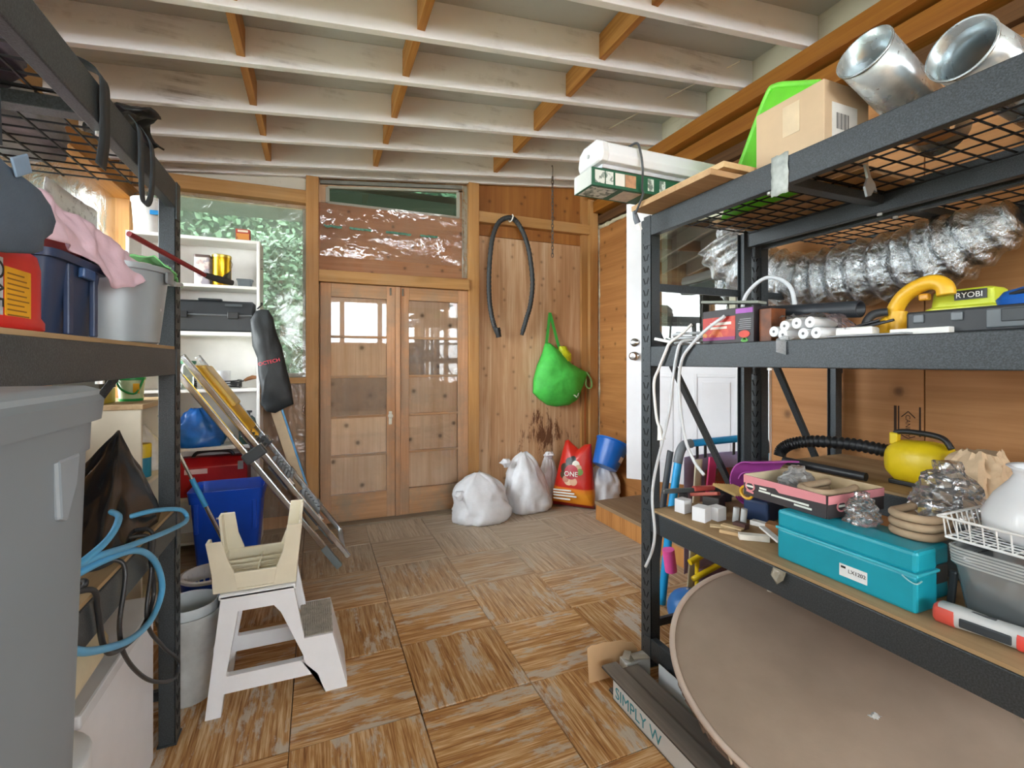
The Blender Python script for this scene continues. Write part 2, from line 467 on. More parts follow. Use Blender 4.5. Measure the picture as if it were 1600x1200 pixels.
for bx in (-.34, .46, 1.49):
    for a, b in zip(RAFT, RAFT[1:]):
        if a > 4.1 or b < .5: continue
        x = bx + random.uniform(-.015, .015); z = rz(x) + .03
        MB().box(x - .019, x + .019, b + RT / 2, a - RT / 2, z, z + .14).build('blocking', M_BLOCK, ceil, bevel=.002)
# thin cord strung through the rafters
MB().tube([(2.46, 2.2, 3.24), (2.28, 2.72, 3.22), (2.12, 3.14, 3.18)], .004, 6).build('cord_line', plain('#cfc6b4', .8), ceil)

# ---- back wall
def rotten_ply():
    t = NT('water_stained_plywood')
    v1 = t.coords((7, 7, .5), False); v2 = t.coords((60, 60, 1.4), False)
    f2 = t.noise(v2, 1, 4, .6); f = t.math('ADD', t.math('MULTIPLY', t.noise(v1, 1, 6, .6, .8), .65), t.math('MULTIPLY', f2, .35))
    col = t.ramp(f, [(.3, lin('#a67a52')), (.48, lin('#c49a72')), (.62, lin('#dabb98'))])
    col = flat_knots(t, col, 1, 6.5, .5, lin('#a67a52'))
    tc = t.n('ShaderNodeTexCoord'); sp = t.n('ShaderNodeSeparateXYZ'); t.l(tc.outputs['Object'], sp.inputs[0])
    # water rot in vertical streaks about knee height, and a paler bleached field above it
    dz = t.math('ABSOLUTE', t.math('SUBTRACT', sp.outputs['Z'], .62)); dx = t.math('ABSOLUTE', t.math('SUBTRACT', sp.outputs['X'], 2.12))
    area = t.math('SUBTRACT', 1.0, t.math('ADD', t.math('MULTIPLY', dz, 2.6), t.math('MULTIPLY', dx, 2.0)))
    n = t.noise(t.coords((16, 16, 4.5), False), 1, 6, .75, .4)
    m = t.ramp(t.math('ADD', t.math('MULTIPLY', area, .22), t.math('MULTIPLY', n, .8)), [(.5, (0, 0, 0)), (.58, (.9, .9, .9))])
    col = t.mix(m, col, lin('#5a3014'))
    n2 = t.noise(t.coords((30, 30, 1.2), False), 1, 3, .6)
    low = t.math('MULTIPLY', t.ramp(sp.outputs['Z'], [(.25, (1, 1, 1)), (.95, (0, 0, 0))]), t.ramp(n2, [(.62, (0, 0, 0)), (.68, (.8, .8, .8))]))
    col = t.mix(low, col, lin('#5f361a'))
    t.pbr(col, .7, 0, t.bump(f2, .25, .003), .35); return t.m
M_PLY_ROT = rotten_ply()
wb = MB()
wb.box(-1.36, -.06, 4.28, 4.33, 0, 1.2)
wb.box(-1.36, -.06, 4.28, 4.33, 2.62, 3.2)
wb.box(-1.36, -1.2, 4.28, 4.33, 1.2, 2.62)
wb.box(-.06, 1.36, 4.285, 4.33, 0, 2.694)
wb.prism([(-.06, 2.822), (1.36, 2.952), (1.36, 3.4), (-.06, 3.25)], 1, 4.285, 4.33)
wb.box(-.06, .088, 4.285, 4.33, 2.69, 2.83); wb.box(1.223, 1.36, 4.285, 4.33, 2.69, 2.96)
wb.box(1.36, 2.84, 4.285, 4.33, 0, 3.4)
wall_back = struct(wb.build('wall_back', M_PLY_BACK), 'back wall of weathered plywood and studs')
def part(mb, name, mat, root, bevel=.003, **k): return mb.build(name, mat, root, bevel=bevel, **k)
part(B(-.078, .018, 4.185, 4.285, 0, 2.868), 'stud', M_STUD, wall_back)
part(B(1.30, 1.40, 4.185, 4.285, 0, 3.012), 'stud', M_STUD, wall_back)
part(B(2.60, 2.695, 4.19, 4.285, 0, 3.14), 'stud', M_STUD, wall_back)
part(B(2.525, 2.60, 4.235, 4.285, 0, 3.13), 'batten', M_STUD, wall_back)
part(B(.018, 1.30, 4.165, 4.285, 2.012, 2.108), 'header', M_STUDX, wall_back)
part(B(-1.25, -.078, 4.195, 4.285, 2.645, 2.748), 'rail', M_STUDX, wall_back)
part(B(-1.25, -.078, 4.245, 4.285, 2.752, 2.86), 'trim_board', M_WHITEBOARD, wall_back)
part(B(-1.25, -.078, 4.215, 4.285, 1.178, 1.226), 'rail', M_STUDX, wall_back)
part(B(1.40, 2.60, 4.195, 4.285, 2.662, 2.762), 'rail', M_STUDX, wall_back)
part(B(1.40, 2.525, 4.262, 4.285, .0, 2.55), 'plywood_panel', M_PLY_ROT, wall_back)
part(B(1.40, 2.60, 4.268, 4.285, 2.555, 3.14), 'plywood_panel', wood('amber_plywood_upper', '#b07638', '#8a5322', 2, .6, .6, .8, None, 0, .8, flat=1, kn=6.), wall_back)
part(B(.018, 1.30, 4.270, 4.285, 2.108, 2.688), 'plywood_panel', wood('transom_plywood', '#b98058', '#8e5a35', 0, .6, .8, .8, '#a7896d', .3, .9, flat=1, kn=6.), wall_back)
# ---- left bay of the back wall: sheeted window and the trees outside
win1 = bpy.data.objects.new('window_1', None); COL.objects.link(win1); MW['window_1'] = Matrix()
struct(win1, 'tall window covered with clear plastic sheeting')
M_WFRAME = plain('#8f887c', .7, 0, .2)
B(-1.2, -.08, 4.29, 4.325, 1.226, 1.262).build('window_sill', M_WFRAME, win1)
B(-1.2, -1.165, 4.29, 4.325, 1.262, 2.62).build('window_frame', M_WFRAME, win1)
B(-.105, -.08, 4.29, 4.325, 1.262, 2.62).build('window_frame', M_WFRAME, win1)
B(-1.165, -.105, 4.305, 4.309, 1.262, 2.62).build('pane', glass('window_glass', .06, '#f2f6f2', .8), win1)
def sheet(x0, x1, z0, z1, y, amp, sd, nu=28, nv=28):
    return MB().grid(lambda u, v: (x0 + (x1 - x0) * u, y + amp * (nz(u * 3 + sd, v * 3) + .6 * abs(nz(u * 7 + sd, v * 5, 2)) + .35 * nz(u * 14, v * 11, sd)), z0 + (z1 - z0) * v), nu, nv)
M_FILM = film('clear_sheeting', '#cfd6cc', .66, .12, 5, .6, .03)
sheet(-1.19, -.082, 1.23, 2.642, 4.268, .008, 2).build('plastic_sheet', M_FILM, win1, smooth=True, ang=180)
sheet(-.40, -.082, .1, 1.178, 4.262, .012, 5).build('plastic_sheet', film('dusty_sheeting', '#bfb3a6', .55, .12, 6, .9, .04), wall_back, smooth=True, ang=180)

# ---- transom over the doors
win2 = bpy.data.objects.new('window_2', None); COL.objects.link(win2); MW['window_2'] = Matrix()
struct(win2, 'narrow transom window above the double doors')
tp = [(.088, 2.694), (1.223, 2.698), (1.223, 2.942), (.088, 2.822)]
MB().prism(tp, 1, 4.30, 4.304).build('pane', glass('transom_glass', .05, '#aab8b0', 1.0), win2)
M_TF = plain('#7f8078', .7, 0, .2)
for a, b, w in ((tp[0], tp[1], .02), (tp[1], tp[2], .018), (tp[3], tp[2], .02), (tp[0], tp[3], .018)):
    MB().bar((a[0], 4.282, a[1]), (b[0], 4.282, b[1]), .03, w, (0, 1, 0) if abs(a[0] - b[0]) < .01 else (0, 0, 1)).build('window_bead', plain('#a9aa9c', .6), win2)
MB().prism([(.03, 2.84), (1.255, 2.965), (1.255, 2.995), (.03, 2.87)], 1, 4.255, 4.285).build('window_frame', M_TF, win2)
M_FILM2 = film('crinkled_sheeting', '#e4dcd4', .92, .05, 9, .35, .03, .04)
sheet(.03, 1.25, 2.24, 2.70, 4.248, .014, 9, 40, 24).build('plastic_sheet', M_FILM2, win2, smooth=True, ang=180)
for x0, x1 in ((.06, .2), (.26, .44), (.56, .78), (.86, 1.02)):
    def st(u, v, x0=x0, x1=x1): return (x0 + (x1 - x0) * u, 4.235 + .004 * nz(u * 4, v * 4), 2.475 + .02 * v + .012 * nz(u * 5 + x0 * 9, 1))
    MB().grid(st, 10, 3).build('printed_mark', plain('#4f8069', .5, 0, .5, 60), win2)
sheet(1.245, 1.298, 2.13, 2.985, 4.225, .008, 15, 6, 30).build('plastic_strip', film('bunched_sheeting', '#b9bdae', .25, .2, 14, .8, .02), win2, smooth=True, ang=180)

# ---- double glazed doors, boarded behind
M_PANE = glass('door_glass', .02, '#ffffff', .9)
M_PANE2 = glass('dusty_door_glass', .42, '#f4f2ee', 1.2, '#b4a69a')
door1 = bpy.data.objects.new('door_1', None); COL.objects.link(door1); MW['door_1'] = Matrix()
struct(door1, 'pair of old wooden glazed doors with five panes each')
ZM = [1.564, 1.227, .888, .56]
def leaf(x0, x1, a, b, hazy, lab):
    lf = MB(); lf.box(x0, a, 4.205, 4.25, .012, 2.008); lf.box(b, x1, 4.205, 4.25, .012, 2.008)
    L = lf.build('door_leaf', M_DOORW, door1, bevel=.003, label=lab)
    part(B(a, b, 4.206, 4.249, 1.896, 2.008), 'rail', M_DOORX, L)
    part(B(a, b, 4.206, 4.249, .012, .238), 'rail', M_DOORX, L)
    zs = [1.896] + ZM + [.238]
    for z in ZM: part(B(a, b, 4.212, 4.245, z - .010, z + .010), 'muntin', M_DOORX, L, .002)
    for k in range(5):
        t, bt = zs[k] - (.010 if k else 0), zs[k + 1] + (.010 if k < 4 else 0)
        B(a + .001, b - .001, 4.222, 4.225, bt + .001, t - .001).build('pane', M_PANE2 if k in hazy else M_PANE, L)
        B(a - .005, b + .005, 4.252, 4.268, bt - .006, t + .006).build('backing_board', M_DOORPLY, L)
    return L
LL = leaf(.03, .636, .113, .564, (2,), 'left door leaf with a white knob plate')
LR = leaf(.679, 1.298, .755, 1.203, (1,), 'right door leaf')
part(B(.638, .677, 4.192, 4.258, .01, 2.008), 'astragal', M_DOORW, door1)
part(B(-.02, 1.34, 4.10, 4.262, -.004, .014), 'threshold', wood('grey_sill', '#9a8b78', '#6f6252', 0, .8, .1), door1)
M_IVORY = plain('#e4dfd0', .35)
kp = MB().lathe((0, 0, 0), [(.001, 0), (.02, 0), (.02, .004), (.012, .008), (.019, .016), (.021, .024), (.012, .032), (.001, .033)], 16)
kp = MB().add([(.594 + p[0], 4.205 - p[2], .885 + p[1]) for p in kp.v], kp.f)
kp.build('knob', M_IVORY, LL, smooth=True)
part(B(.58, .608, 4.198, 4.206, .81, .925), 'knob_plate', M_IVORY, LL, .008)
for x, r in ((.596, LL), (.70, LR)):
    part(B(x - .008, x + .008, 4.196, 4.206, 1.93, 1.995), 'bolt', plain('#5c5347', .4, .8), r, .002)

# ---- right wall
wr = MB()
DY0, DY1, DZ0, DZ1 = 2.27, 3.15, .475, 2.545
wr.box(2.74, 2.80, -.95, DY0, 0, 3.35); wr.box(2.74, 2.80, -5.3, -.95, 0, .88); wr.box(2.74, 2.80, -5.3, -.95, 2.7, 3.35); wr.box(2.74, 2.80, DY1, 4.34, 0, 3.35)
wr.box(2.74, 2.80, DY0, DY1, 0, DZ0); wr.box(2.74, 2.80, DY0, DY1, DZ1, 3.35)
wall_right = struct(wr.build('wall_right', wood('rough_side_boards', '#8a5f38', '#5a3a20', 1, .8, .3)), 'right wall lined with orange plywood')
for y0, y1 in ((1.36, 2.205), (-.9, 1.355)):
    part(B(2.722, 2.742, y0, y1, .02, 2.72), 'plywood_panel', M_PLY_RIGHT, wall_right)
part(B(2.722, 2.742, 3.24, 4.262, .02, 2.735), 'plywood_panel', M_PLY_SIDE, wall_right)
part(B(2.722, 2.742, 2.205, 3.24, .02, .46), 'plywood_panel', M_PLY_SIDE, wall_right)
part(B(2.56, 2.70, -5.2, 4.18, 3.018, 3.128), 'beam', M_STUDY, wall_right)
part(B(2.63, 2.742, -5.2, 4.18, 2.885, 2.998), 'beam', M_STUDY, wall_right)
part(B(2.69, 2.742, -5.2, 4.18, 2.775, 2.86), 'ledger', wood('dark_old_ledger', '#6b4a2c', '#3c2614', 1, .85, .3), wall_right)
MB().add([(2.662, y, z) for y in (-5.2, 4.19) for z in (3.12, 3.36)] + [(2.68, y, z) for y in (-5.2, 4.19) for z in (3.12, 3.36)],
         [(0, 1, 3, 2), (4, 6, 7, 5), (0, 2, 6, 4), (1, 5, 7, 3), (0, 4, 5, 1), (2, 3, 7, 6)]).build('frieze_board', M_WHITEBOARD, wall_right)
M_FOAM = plain('#cfc8ae', .85, 0, .25, 20, .5, 40)
fp = [(2.722 + .006 * nz(z * 6, 1), 4.215 + .012 * nz(z * 5, 3), z) for z in [.35 + .05 * k for k in range(50)]]
MB().tube(fp, .02, 9, rr=[.012 + .016 * abs(nz(p[2] * 9, 5)) + .004 for p in fp]).build('foam_bead', M_FOAM, wall_right, smooth=True, ang=180)
fp = [(2.725, y, 2.752 + .012 * nz(y * 6, 8)) for y in [3.2 + .05 * k for k in range(21)]]
MB().tube(fp, .02, 9, rr=[.014 + .02 * abs(nz(p[1] * 8, 2)) for p in fp]).build('foam_bead', M_FOAM, wall_right, smooth=True, ang=180)
# mill stamp printed on the plywood behind the racks
M_INK = plain('#3a2414', .8, 0, .3)
PX = 2.7212
for y, w in ((1.482, .012), (1.467, .006), (1.375, .008)):
    B(PX, PX + .001, y - w / 2, y + w / 2, .985, 1.13).build('mill_stamp', M_INK, wall_right)
for a, b in (((1.425, 1.105), (1.455, 1.075)), ((1.425, 1.105), (1.395, 1.075)), ((1.455, .985), (1.425, .97)), ((1.395, .985), (1.425, .97))):
    MB().bar((PX, a[0], a[1]), (PX, b[0], b[1]), .001, .004, (0, 0, 1)).build('mill_stamp', M_INK, wall_right)
text('mill_stamp_lettering', 'CANPLY', .03, M_INK, wall_right, (PX - .0005, 1.436, 1.088), (0, 0, -1), (0, -1, 0))

# ---- white panel door, standing ajar
HX, HY = 2.715, 2.30
door2 = bpy.data.objects.new('door_2', None); COL.objects.link(door2)
ang = math.atan2(2.949 - HY, 2.158 - HX)
door2.location = (HX, HY, .49); door2.rotation_euler = (0, 0, ang); MW['door_2'] = Matrix()
struct(door2, 'white half-glazed panel door standing ajar')
M_WHITE = plain('#e6e6e8', .4, 0, .03)
DW, DH, DT = .855, 2.03, .042
S = MB(); f0, f1 = 0., DT        # local +y faces the wall, -y faces the camera side
d = MB()
wx0, wx1, wz0, wz1 = .15, .70, .93, 1.86
for a in ((0, wx0, 0, DH), (wx1, DW, 0, DH), (wx0, wx1, 0, wz0), (wx0, wx1, wz1, DH)):
    d.box(a[0], a[1], 0, DT, a[2], a[3])
slab = d.build('door_slab', M_WHITE, door2)
for x0, x1 in ((.10, .39), (.47, .76)):
    fr = MB()
    z0, z1 = .14, .78
    for a in ((x0, x0 + .025, z0, z1), (x1 - .025, x1, z0, z1), (x0 + .025, x1 - .025, z0, z0 + .025), (x0 + .025, x1 - .025, z1 - .025, z1)):
        for y0, y1 in ((-.006, 0), (DT, DT + .006)): fr.box(a[0], a[1], y0, y1, a[2], a[3])
    fr.build('panel_moulding', M_WHITE, slab, bevel=.005)
    pn = MB(); pn.box(x0 + .055, x1 - .055, -.005, 0, z0 + .055, z1 - .055); pn.box(x0 + .055, x1 - .055, DT, DT + .005, z0 + .055, z1 - .055)
    pn.build('raised_panel', M_WHITE, slab, bevel=.004)
wf = MB()
for a in ((wx0 - .03, wx0 + .012, wz0 - .03, wz1 + .03), (wx1 - .012, wx1 + .03, wz0 - .03, wz1 + .03), (wx0 + .012, wx1 - .012, wz0 - .03, wz0 + .012), (wx0 + .012, wx1 - .012, wz1 - .012, wz1 + .03)):
    wf.box(a[0], a[1], -.012, DT + .012, a[2], a[3])
wf.build('glazing_frame', plain('#cfcfb8', .5), slab, bevel=.005)
B(wx0 + .01, wx1 - .01, DT / 2 - .003, DT / 2 + .003, wz0 + .01, wz1 - .01).build('pane', glass('door_window_glass', .06, '#b9bfae', 6.0), slab)
M_CHROME = plain('#c9c9c6', .2, 1., .05)
for z, k in ((1.005, 1), (.905, 0)):
    kb = MB().lathe((0, 0, 0), [(.001, 0), (.032, 0), (.032, .008), (.014, .014), (.014, .03), (.027, .04), (.03, .055), (.02, .066), (.001, .068)] if not k else [(.001, 0), (.03, 0), (.03, .012), (.02, .018), (.001, .019)], 20)
    for sgn in (1, -1):
        mb = MB().add([(DW - .06 + p[0], (DT + p[2]) if sgn > 0 else -p[2], z + p[1]) for p in kb.v], kb.f)
        mb.build('knob' if not k else 'deadbolt', M_CHROME, slab, smooth=True)
# casing on the wall and a pale box added behind to block sky light
part(B(2.70, 2.75, 2.19, 2.27, .2, 2.62), 'door_casing', M_WHITE, wall_right)
part(B(2.70, 2.75, 3.15, 3.22, .46, 2.62), 'door_casing', M_WHITE, wall_right)
part(B(2.70, 2.75, 2.19, 3.22, 2.545, 2.62), 'door_casing', M_WHITE, wall_right)
sky_block = MB(); sky_block.box(3.5, 3.55, 1.6, 3.9, 0, 3); sky_block.box(2.8, 3.5, 1.55, 1.6, 0, 3); sky_block.box(2.8, 3.5, 3.9, 3.95, 0, 3); sky_block.box(2.8, 3.55, 1.55, 3.95, .4, .46); sky_block.box(2.8, 3.55, 1.55, 3.95, 2.6, 2.65)
struct(sky_block.build('wall_sky_block', plain('#d8d4c8', .8)), 'pale walls added behind the ajar door to block sky light')

# ---- wooden step below the white door
st = thing('door_step', 'worn plywood step with a rough cut edge below the white door', 'step', (2.47, 2.7, 0))
part(B(2.215, 2.698, 2.30, 3.50, .128, .158), 'tread', wood('worn_step_top', '#a58a6c', '#6f5338', 1, .75, .4, 1., '#8d7a64', .5), st, .004)
part(B(2.222, 2.262, 2.3, 3.49, .0, .128), 'riser', wood('rough_step_edge', '#c58a4e', '#8a5426', 2, .75, .3, 1.4), st, .002)
part(B(2.262, 2.698, 3.45, 3.49, .0, .128), 'riser', wood('rough_step_edge', '#c58a4e', '#8a5426', 2), st, .002)

# ---- left wall: window band between posts, over a boarded dado
wl = MB()
wl.box(-1.36, -1.30, -5.3, 4.34, 0, 1.08); wl.box(-1.36, -1.30, -5.3, 4.34, 2.5, 3.0)
wall_left = struct(wl.build('wall_left', wood('left_boarding', '#b9935f', '#8a6236', 1, .7, .4)), 'left wall with a band of sheeted windows')
for y in (-5.2, -4.2, -3.2, -2.25, -1.3, -.35, .6, 1.55, 2.5, 4.12):
    part(B(-1.31, -1.22, y, y + .075, 1.0, 2.75), 'post', M_STUD, wall_left)
part(B(-1.31, -1.20, -5.3, 4.28, 2.5, 2.6), 'plate', M_STUDY, wall_left)
part(B(-1.31, -1.205, -5.3, 4.28, 1.05, 1.09), 'sill', M_STUDY, wall_left)
M_MILK = film('milky_sheeting', '#f8faf8', .82, .25, 7, .5, .02)
for k, (y0, y1) in enumerate(((1.62, 2.5), (2.575, 4.12))):
    MB().grid(lambda u, v: (-1.30 + .008 * (nz(u * 4 + k * 5, v * 4) + abs(nz(u * 9, v * 7, k))), y0 + (y1 - y0) * u, 1.09 + 1.41 * v), 16, 20).build('plastic_sheet', M_MILK, wall_left, smooth=True, ang=180)
for y0, y1 in ((-5.12, -4.2), (-4.12, -3.2), (-3.12, -2.25), (-2.18, -1.3), (-1.23, -.35), (-.28, .6), (.675, 1.55)):
    B(-1.345, -1.340, y0, y1, 1.09, 2.5).build('pane', glass('left_wall_glass', .03, '#c4c6c6', .6), wall_left)  # unseen near panes, grey tint added to dim their daylight

# ---- unseen rear wall, set far back to even out the daylight, with high windows
wq = MB()
wq.box(-1.36, 2.84, -5.32, -5.26, 0, 1.85); wq.box(-1.36, 2.84, -5.32, -5.26, 3.0, 3.3)
wall_rear = struct(wq.build('wall_rear', wood('rear_boarding', '#b9935f', '#8a6236', 0, .7, .4)), 'rear wall with high windows')
for x in (-1.33, -.35, .65, 1.65, 2.68):
    part(B(x - .06, x + .06, -5.33, -5.22, 1.85, 3.05), 'post', M_STUD, wall_rear)
part(B(-1.36, 2.84, -5.31, -5.2, 1.85, 1.89), 'sill', M_STUDX, wall_rear)
for y in (-5.2, -4.2, -3.2, -2.2, -1.03):  # unseen right windows, added to throw daylight on the left rack
    part(B(2.70, 2.79, y, y + .075, .88, 2.7), 'post', M_STUD, wall_right)
part(B(2.69, 2.79, -5.3, -.95, .86, .90), 'sill', M_STUDY, wall_right)
for y0, y1 in ((-5.12, -4.2), (-4.12, -3.2), (-3.12, -2.2), (-2.12, -1.03)):
    B(2.765, 2.770, y0, y1, .90, 2.7).build('pane', glass('added_right_glass', .03, '#ffffff', .6), wall_right)
# ---- outside: paved ground and shrubs seen through the back window
gr = struct(B(-12, 14, -16, 14, -.3, -.12).build('ground', plain('#9aa088', .9, 0, .2)), 'ground outside')
M_LEAF = plain('#38513a', .7, 0, .5, 3.)
def shrub(cx, cy, r, h, n, sd):
    rnd = random.Random(sd); mb = MB()
    for _ in range(n):
        a, t = rnd.uniform(0, 2 * PI), rnd.random()
        z = -.1 + h * t; q = r * math.sqrt(rnd.random()) * (1 - .55 * t)
        c = Vector((cx + q * math.cos(a), cy + q * math.sin(a), z)); L = rnd.uniform(.05, .12)
        d = Vector((rnd.uniform(-1, 1), rnd.uniform(-1, 1), rnd.uniform(-.6, 1))).normalized(); e = d.orthogonal().normalized() * L * .32
        mb.add([c, c + d * L * .5 + e, c + d * L, c + d * L * .5 - e], [(0, 1, 2, 3)])
    return mb
for k, (x, y, r, h, lab) in enumerate([(-2.3, 6.6, .85, 3.4, 'tall leafy shrub seen blurred through the sheeted window, left'), (-.45, 7.0, .8, 3.1, 'leafy shrub seen blurred through the middle of the sheeted window'), (1.35, 6.8, .9, 3.6, 'leafy shrub outside behind the transom window')]):
    t = thing('garden_shrub', lab, 'shrub', (x, y, -.12), group='shrubs outside')
    o = shrub(x, y, r, h, 7000, k).build('foliage', M_LEAF, t); o['kind'] = 'stuff'
    MB().tube([(x, y, -.12), (x + .05, y, h * .5), (x, y + .05, h * .85)], .05, 8, rr=[.06, .04, .02]).build('stem', plain('#6b5a48', .8), t)
hedge = thing('hedge', 'dense dark green hedge outside behind the back windows', 'hedge', (0, 8.5, -.12))
B(-4.5, 4.5, 8.5, 9.0, -.12, 4.9).build('hedge_core', plain('#2b3d2e', .9, 0, .4, 2.), hedge)
rn_ = random.Random(5); hm = MB()
for _ in range(11000):
    c = Vector((rn_.uniform(-4.4, 4.4), 8.48 - rn_.random() * .3, rn_.uniform(-.1, 4.9))); L = rn_.uniform(.08, .17)
    d = Vector((rn_.uniform(-1, 1), rn_.uniform(-1, .3), rn_.uniform(-.8, 1))).normalized(); e = d.orthogonal().normalized() * L * .35
    hm.add([c, c + d * L * .5 + e, c + d * L, c + d * L * .5 - e], [(0, 1, 2, 3)])
o = hm.build('foliage', plain('#435c43', .7, 0, .5, 3.), hedge); o['kind'] = 'stuff'
eave = struct(B(-3, 3.2, 4.40, 5.6, 2.86, 2.92).build('trim_eave', plain('#4b5450', .8)), 'dark eave outside the back windows')
# ================================================================ STEEL RACKS
def hammer(name, base):
    t = NT(name); v = t.coords((1, 1, 1))
    h = t.noise(v, 260, 3, .6)
    c = t.mix(t.ramp(h, [(.4, (0, 0, 0)), (.7, (1, 1, 1))]), lin(base), tuple(x * 2.0 for x in lin(base)[:3]) + (1,))
    t.pbr(c, .42, .25, t.bump(h, .35, .002), .5); return t.m
M_RACK = hammer('hammered_black_steel', '#33383b')
M_WIRE = plain('#1c1d1f', .5, .3)
M_SLOT = plain('#08080a', .9)
M_BOLT = plain('#d6d6d2', .3, .6)
M_HARDBOARD = wood('shelf_board', '#c7ab84', '#9c7f5a', 1, .8, 0, .5)
def steel_rack(label, xf, xb, y0, y1, H, levels, foot=True):
    """xf: aisle side, xb: far side; levels: (height, deck kind)"""
    sx = 1 if xb > xf else -1
    r = thing('steel_rack', label, 'rack', ((xf + xb) / 2, (y0 + y1) / 2, 0))
    def X(a): return xf + sx * a
    D = abs(xb - xf)
    def xb_(mb, a, b, ya, yb, za, zb):
        p, q = sorted((X(a), X(b))); mb.box(p, q, ya, yb, za, zb)
    for a0, a1, face in ((0, .05, 1), (D - .05, D, 0)):
        for ya, yb, far in ((y1 - .068, y1, 1), (y0, y0 + .068, 0)):
            mb = MB()
            fx = (a0, a0 + .004) if face else (a1 - .004, a1)
            xb_(mb, fx[0], fx[1], ya, yb, 0, H)
            if far: xb_(mb, a0, a1, ya, ya + .004, 0, H); xb_(mb, a0 + .03, a1, yb - .004, yb, 0, H)
            else: xb_(mb, a0, a1, yb - .004, yb, 0, H); xb_(mb, a0 + .03, a1, ya, ya + .004, 0, H)
            p = mb.build('post', M_RACK, r, bevel=.0012, seg=1)
            sl = MB(); z = .05; xs = X(a0 - .0004) if face else X(a1 + .0004)
            while z < H - .04:
                for c, tl in ((.33, -.006), (.66, .006)):
                    yc = ya + .068 * c
                    sl.bar((xs, yc - tl, z - .014), (xs, yc + tl, z + .014), .0012, .0055, (0, 1, 0))
                z += .052
            sl.build('slot_row', M_SLOT, p)['kind'] = 'stuff'
            xb_(k := MB(), a0 - .004, a1 + .004, ya - .004, yb + .004, 0, .006); k.build('foot_plate', M_RACK, r)
    for z, deck in levels:
        for a0, a1 in ((0, .03), (D - .03, D)):
            mb = MB(); xb_(mb, a0 - .002 if a0 == 0 else a0, a1 if a0 == 0 else a1 + .002, y0 + .066, y1 - .066, z - .088, z)
            b = mb.build('beam', M_RACK, r, bevel=.003)
            for ya, yb in ((y1 - .07, y1 - .024), (y0 + .024, y0 + .07)):
                pl = MB()
                if a0 == 0: xb_(pl, -.005, -.0012, ya, yb, z - .13, z + .002)
                else: xb_(pl, D + .0012, D + .005, ya, yb, z - .13, z + .002)
                pl.build('hook_plate', M_RACK, b, bevel=.001, seg=1)
        for k in (1, 2):
            y = y0 + (y1 - y0) * k / 3
            xb_(mb := MB(), .03, D - .03, y - .022, y + .022, z - .06, z - .028); mb.build('cross_bar', M_RACK, r, bevel=.002)
            for a in (.016, D - .016):
                MB().lathe((X(a), y, z - .0965), [(.001, 0), (.009, 0), (.009, .008)], 10).build('bolt', M_BOLT, r)
        if deck == 'wire':
            for g in range(3):
                ya, yb = y0 + .07 + g * (y1 - y0 - .14) / 3 + .004, y0 + .07 + (g + 1) * (y1 - y0 - .14) / 3 - .004
                w = MB(); n = 7
                for k in range(n): 
                    a = .035 + (D - .07) * k / (n - 1); w.bar((X(a), ya, z - .024), (X(a), yb, z - .024), .0045, .0045)
                m = 11
                for k in range(m):
                    y = ya + (yb - ya) * k / (m - 1); w.bar((X(.01), y, z - .0195), (X(D - .01), y, z - .0195), .0045, .0045)
                o = w.build('wire_deck', M_WIRE, r); o['kind'] = 'stuff'
        elif deck == 'board':
            xb_(mb := MB(), .002, D - .002, y0 + .03, y1 - .069, z + .0005, z + .0105); mb.build('shelf_board', M_HARDBOARD, r)
    for ye in (y1 - .02, y0 + .02):           # end frames
        zs = [.1, .52, 1.14, 1.72]
        for z in (.16, H - .3): MB().bar((X(.03), ye, z), (X(D - .03), ye, z), .02, .034).build('end_bar', M_RACK, r, bevel=.002)
        MB().bar((X(.045), ye, 1.53), (X(D - .04), ye, .66), .018, .036, (0, 1, 0)).build('brace', M_RACK, r, bevel=.002)
    return r
RR1 = steel_rack('black steel rack on the right, teal case on its lower shelf', 1.37, 1.98, -.18, 1.772, 1.992, [(2.0, 'wire'), (1.42, 'wire'), (.69, 'board'), (.125, 'none')])
RR2 = steel_rack('black steel rack behind the right one, against the orange plywood wall', 2.045, 2.655, -.18, 1.772, 1.992, [(2.0, 'wire'), (1.42, 'wire'), (.84, 'board'), (.125, 'none')])
RL = steel_rack('black steel rack on the left, black refuse bag on its lower shelf', -.46, -1.07, .11, 2.068, 1.985, [(1.985, 'wire'), (1.395, 'board'), (.825, 'board')])
# torn tape on the right rack's top beam
def tp_(u, v): return (1.366 - .004 * abs(nz(u * 3, v * 4)), 1.04 + .06 * u + .004 * nz(v * 5, 2), 2.012 - .128 * v - .006 * nz(u * 7, v * 2))
tag(MB().grid(tp_, 6, 10).build('tape_strip', plain('#aab1ac', .5, 0, .3, 30), smooth=True, solid=.001), 'strip of grey tape stuck over the top beam of the right rack', 'tape')
# silver duct clip hanging from the wire shelf
dc = MB().prism([(1.60, 1.905), (1.615, 1.935), (1.60, 1.975), (1.615, 1.975), (1.628, 1.94), (1.65, 1.92), (1.66, 1.895), (1.645, 1.9), (1.63, 1.88), (1.612, 1.875)], 1, .955, .962)
tag(dc.build('duct_clip', plain('#b9c0c2', .3, .8)), 'bent silver metal clip hanging below the top wire shelf', 'clip')
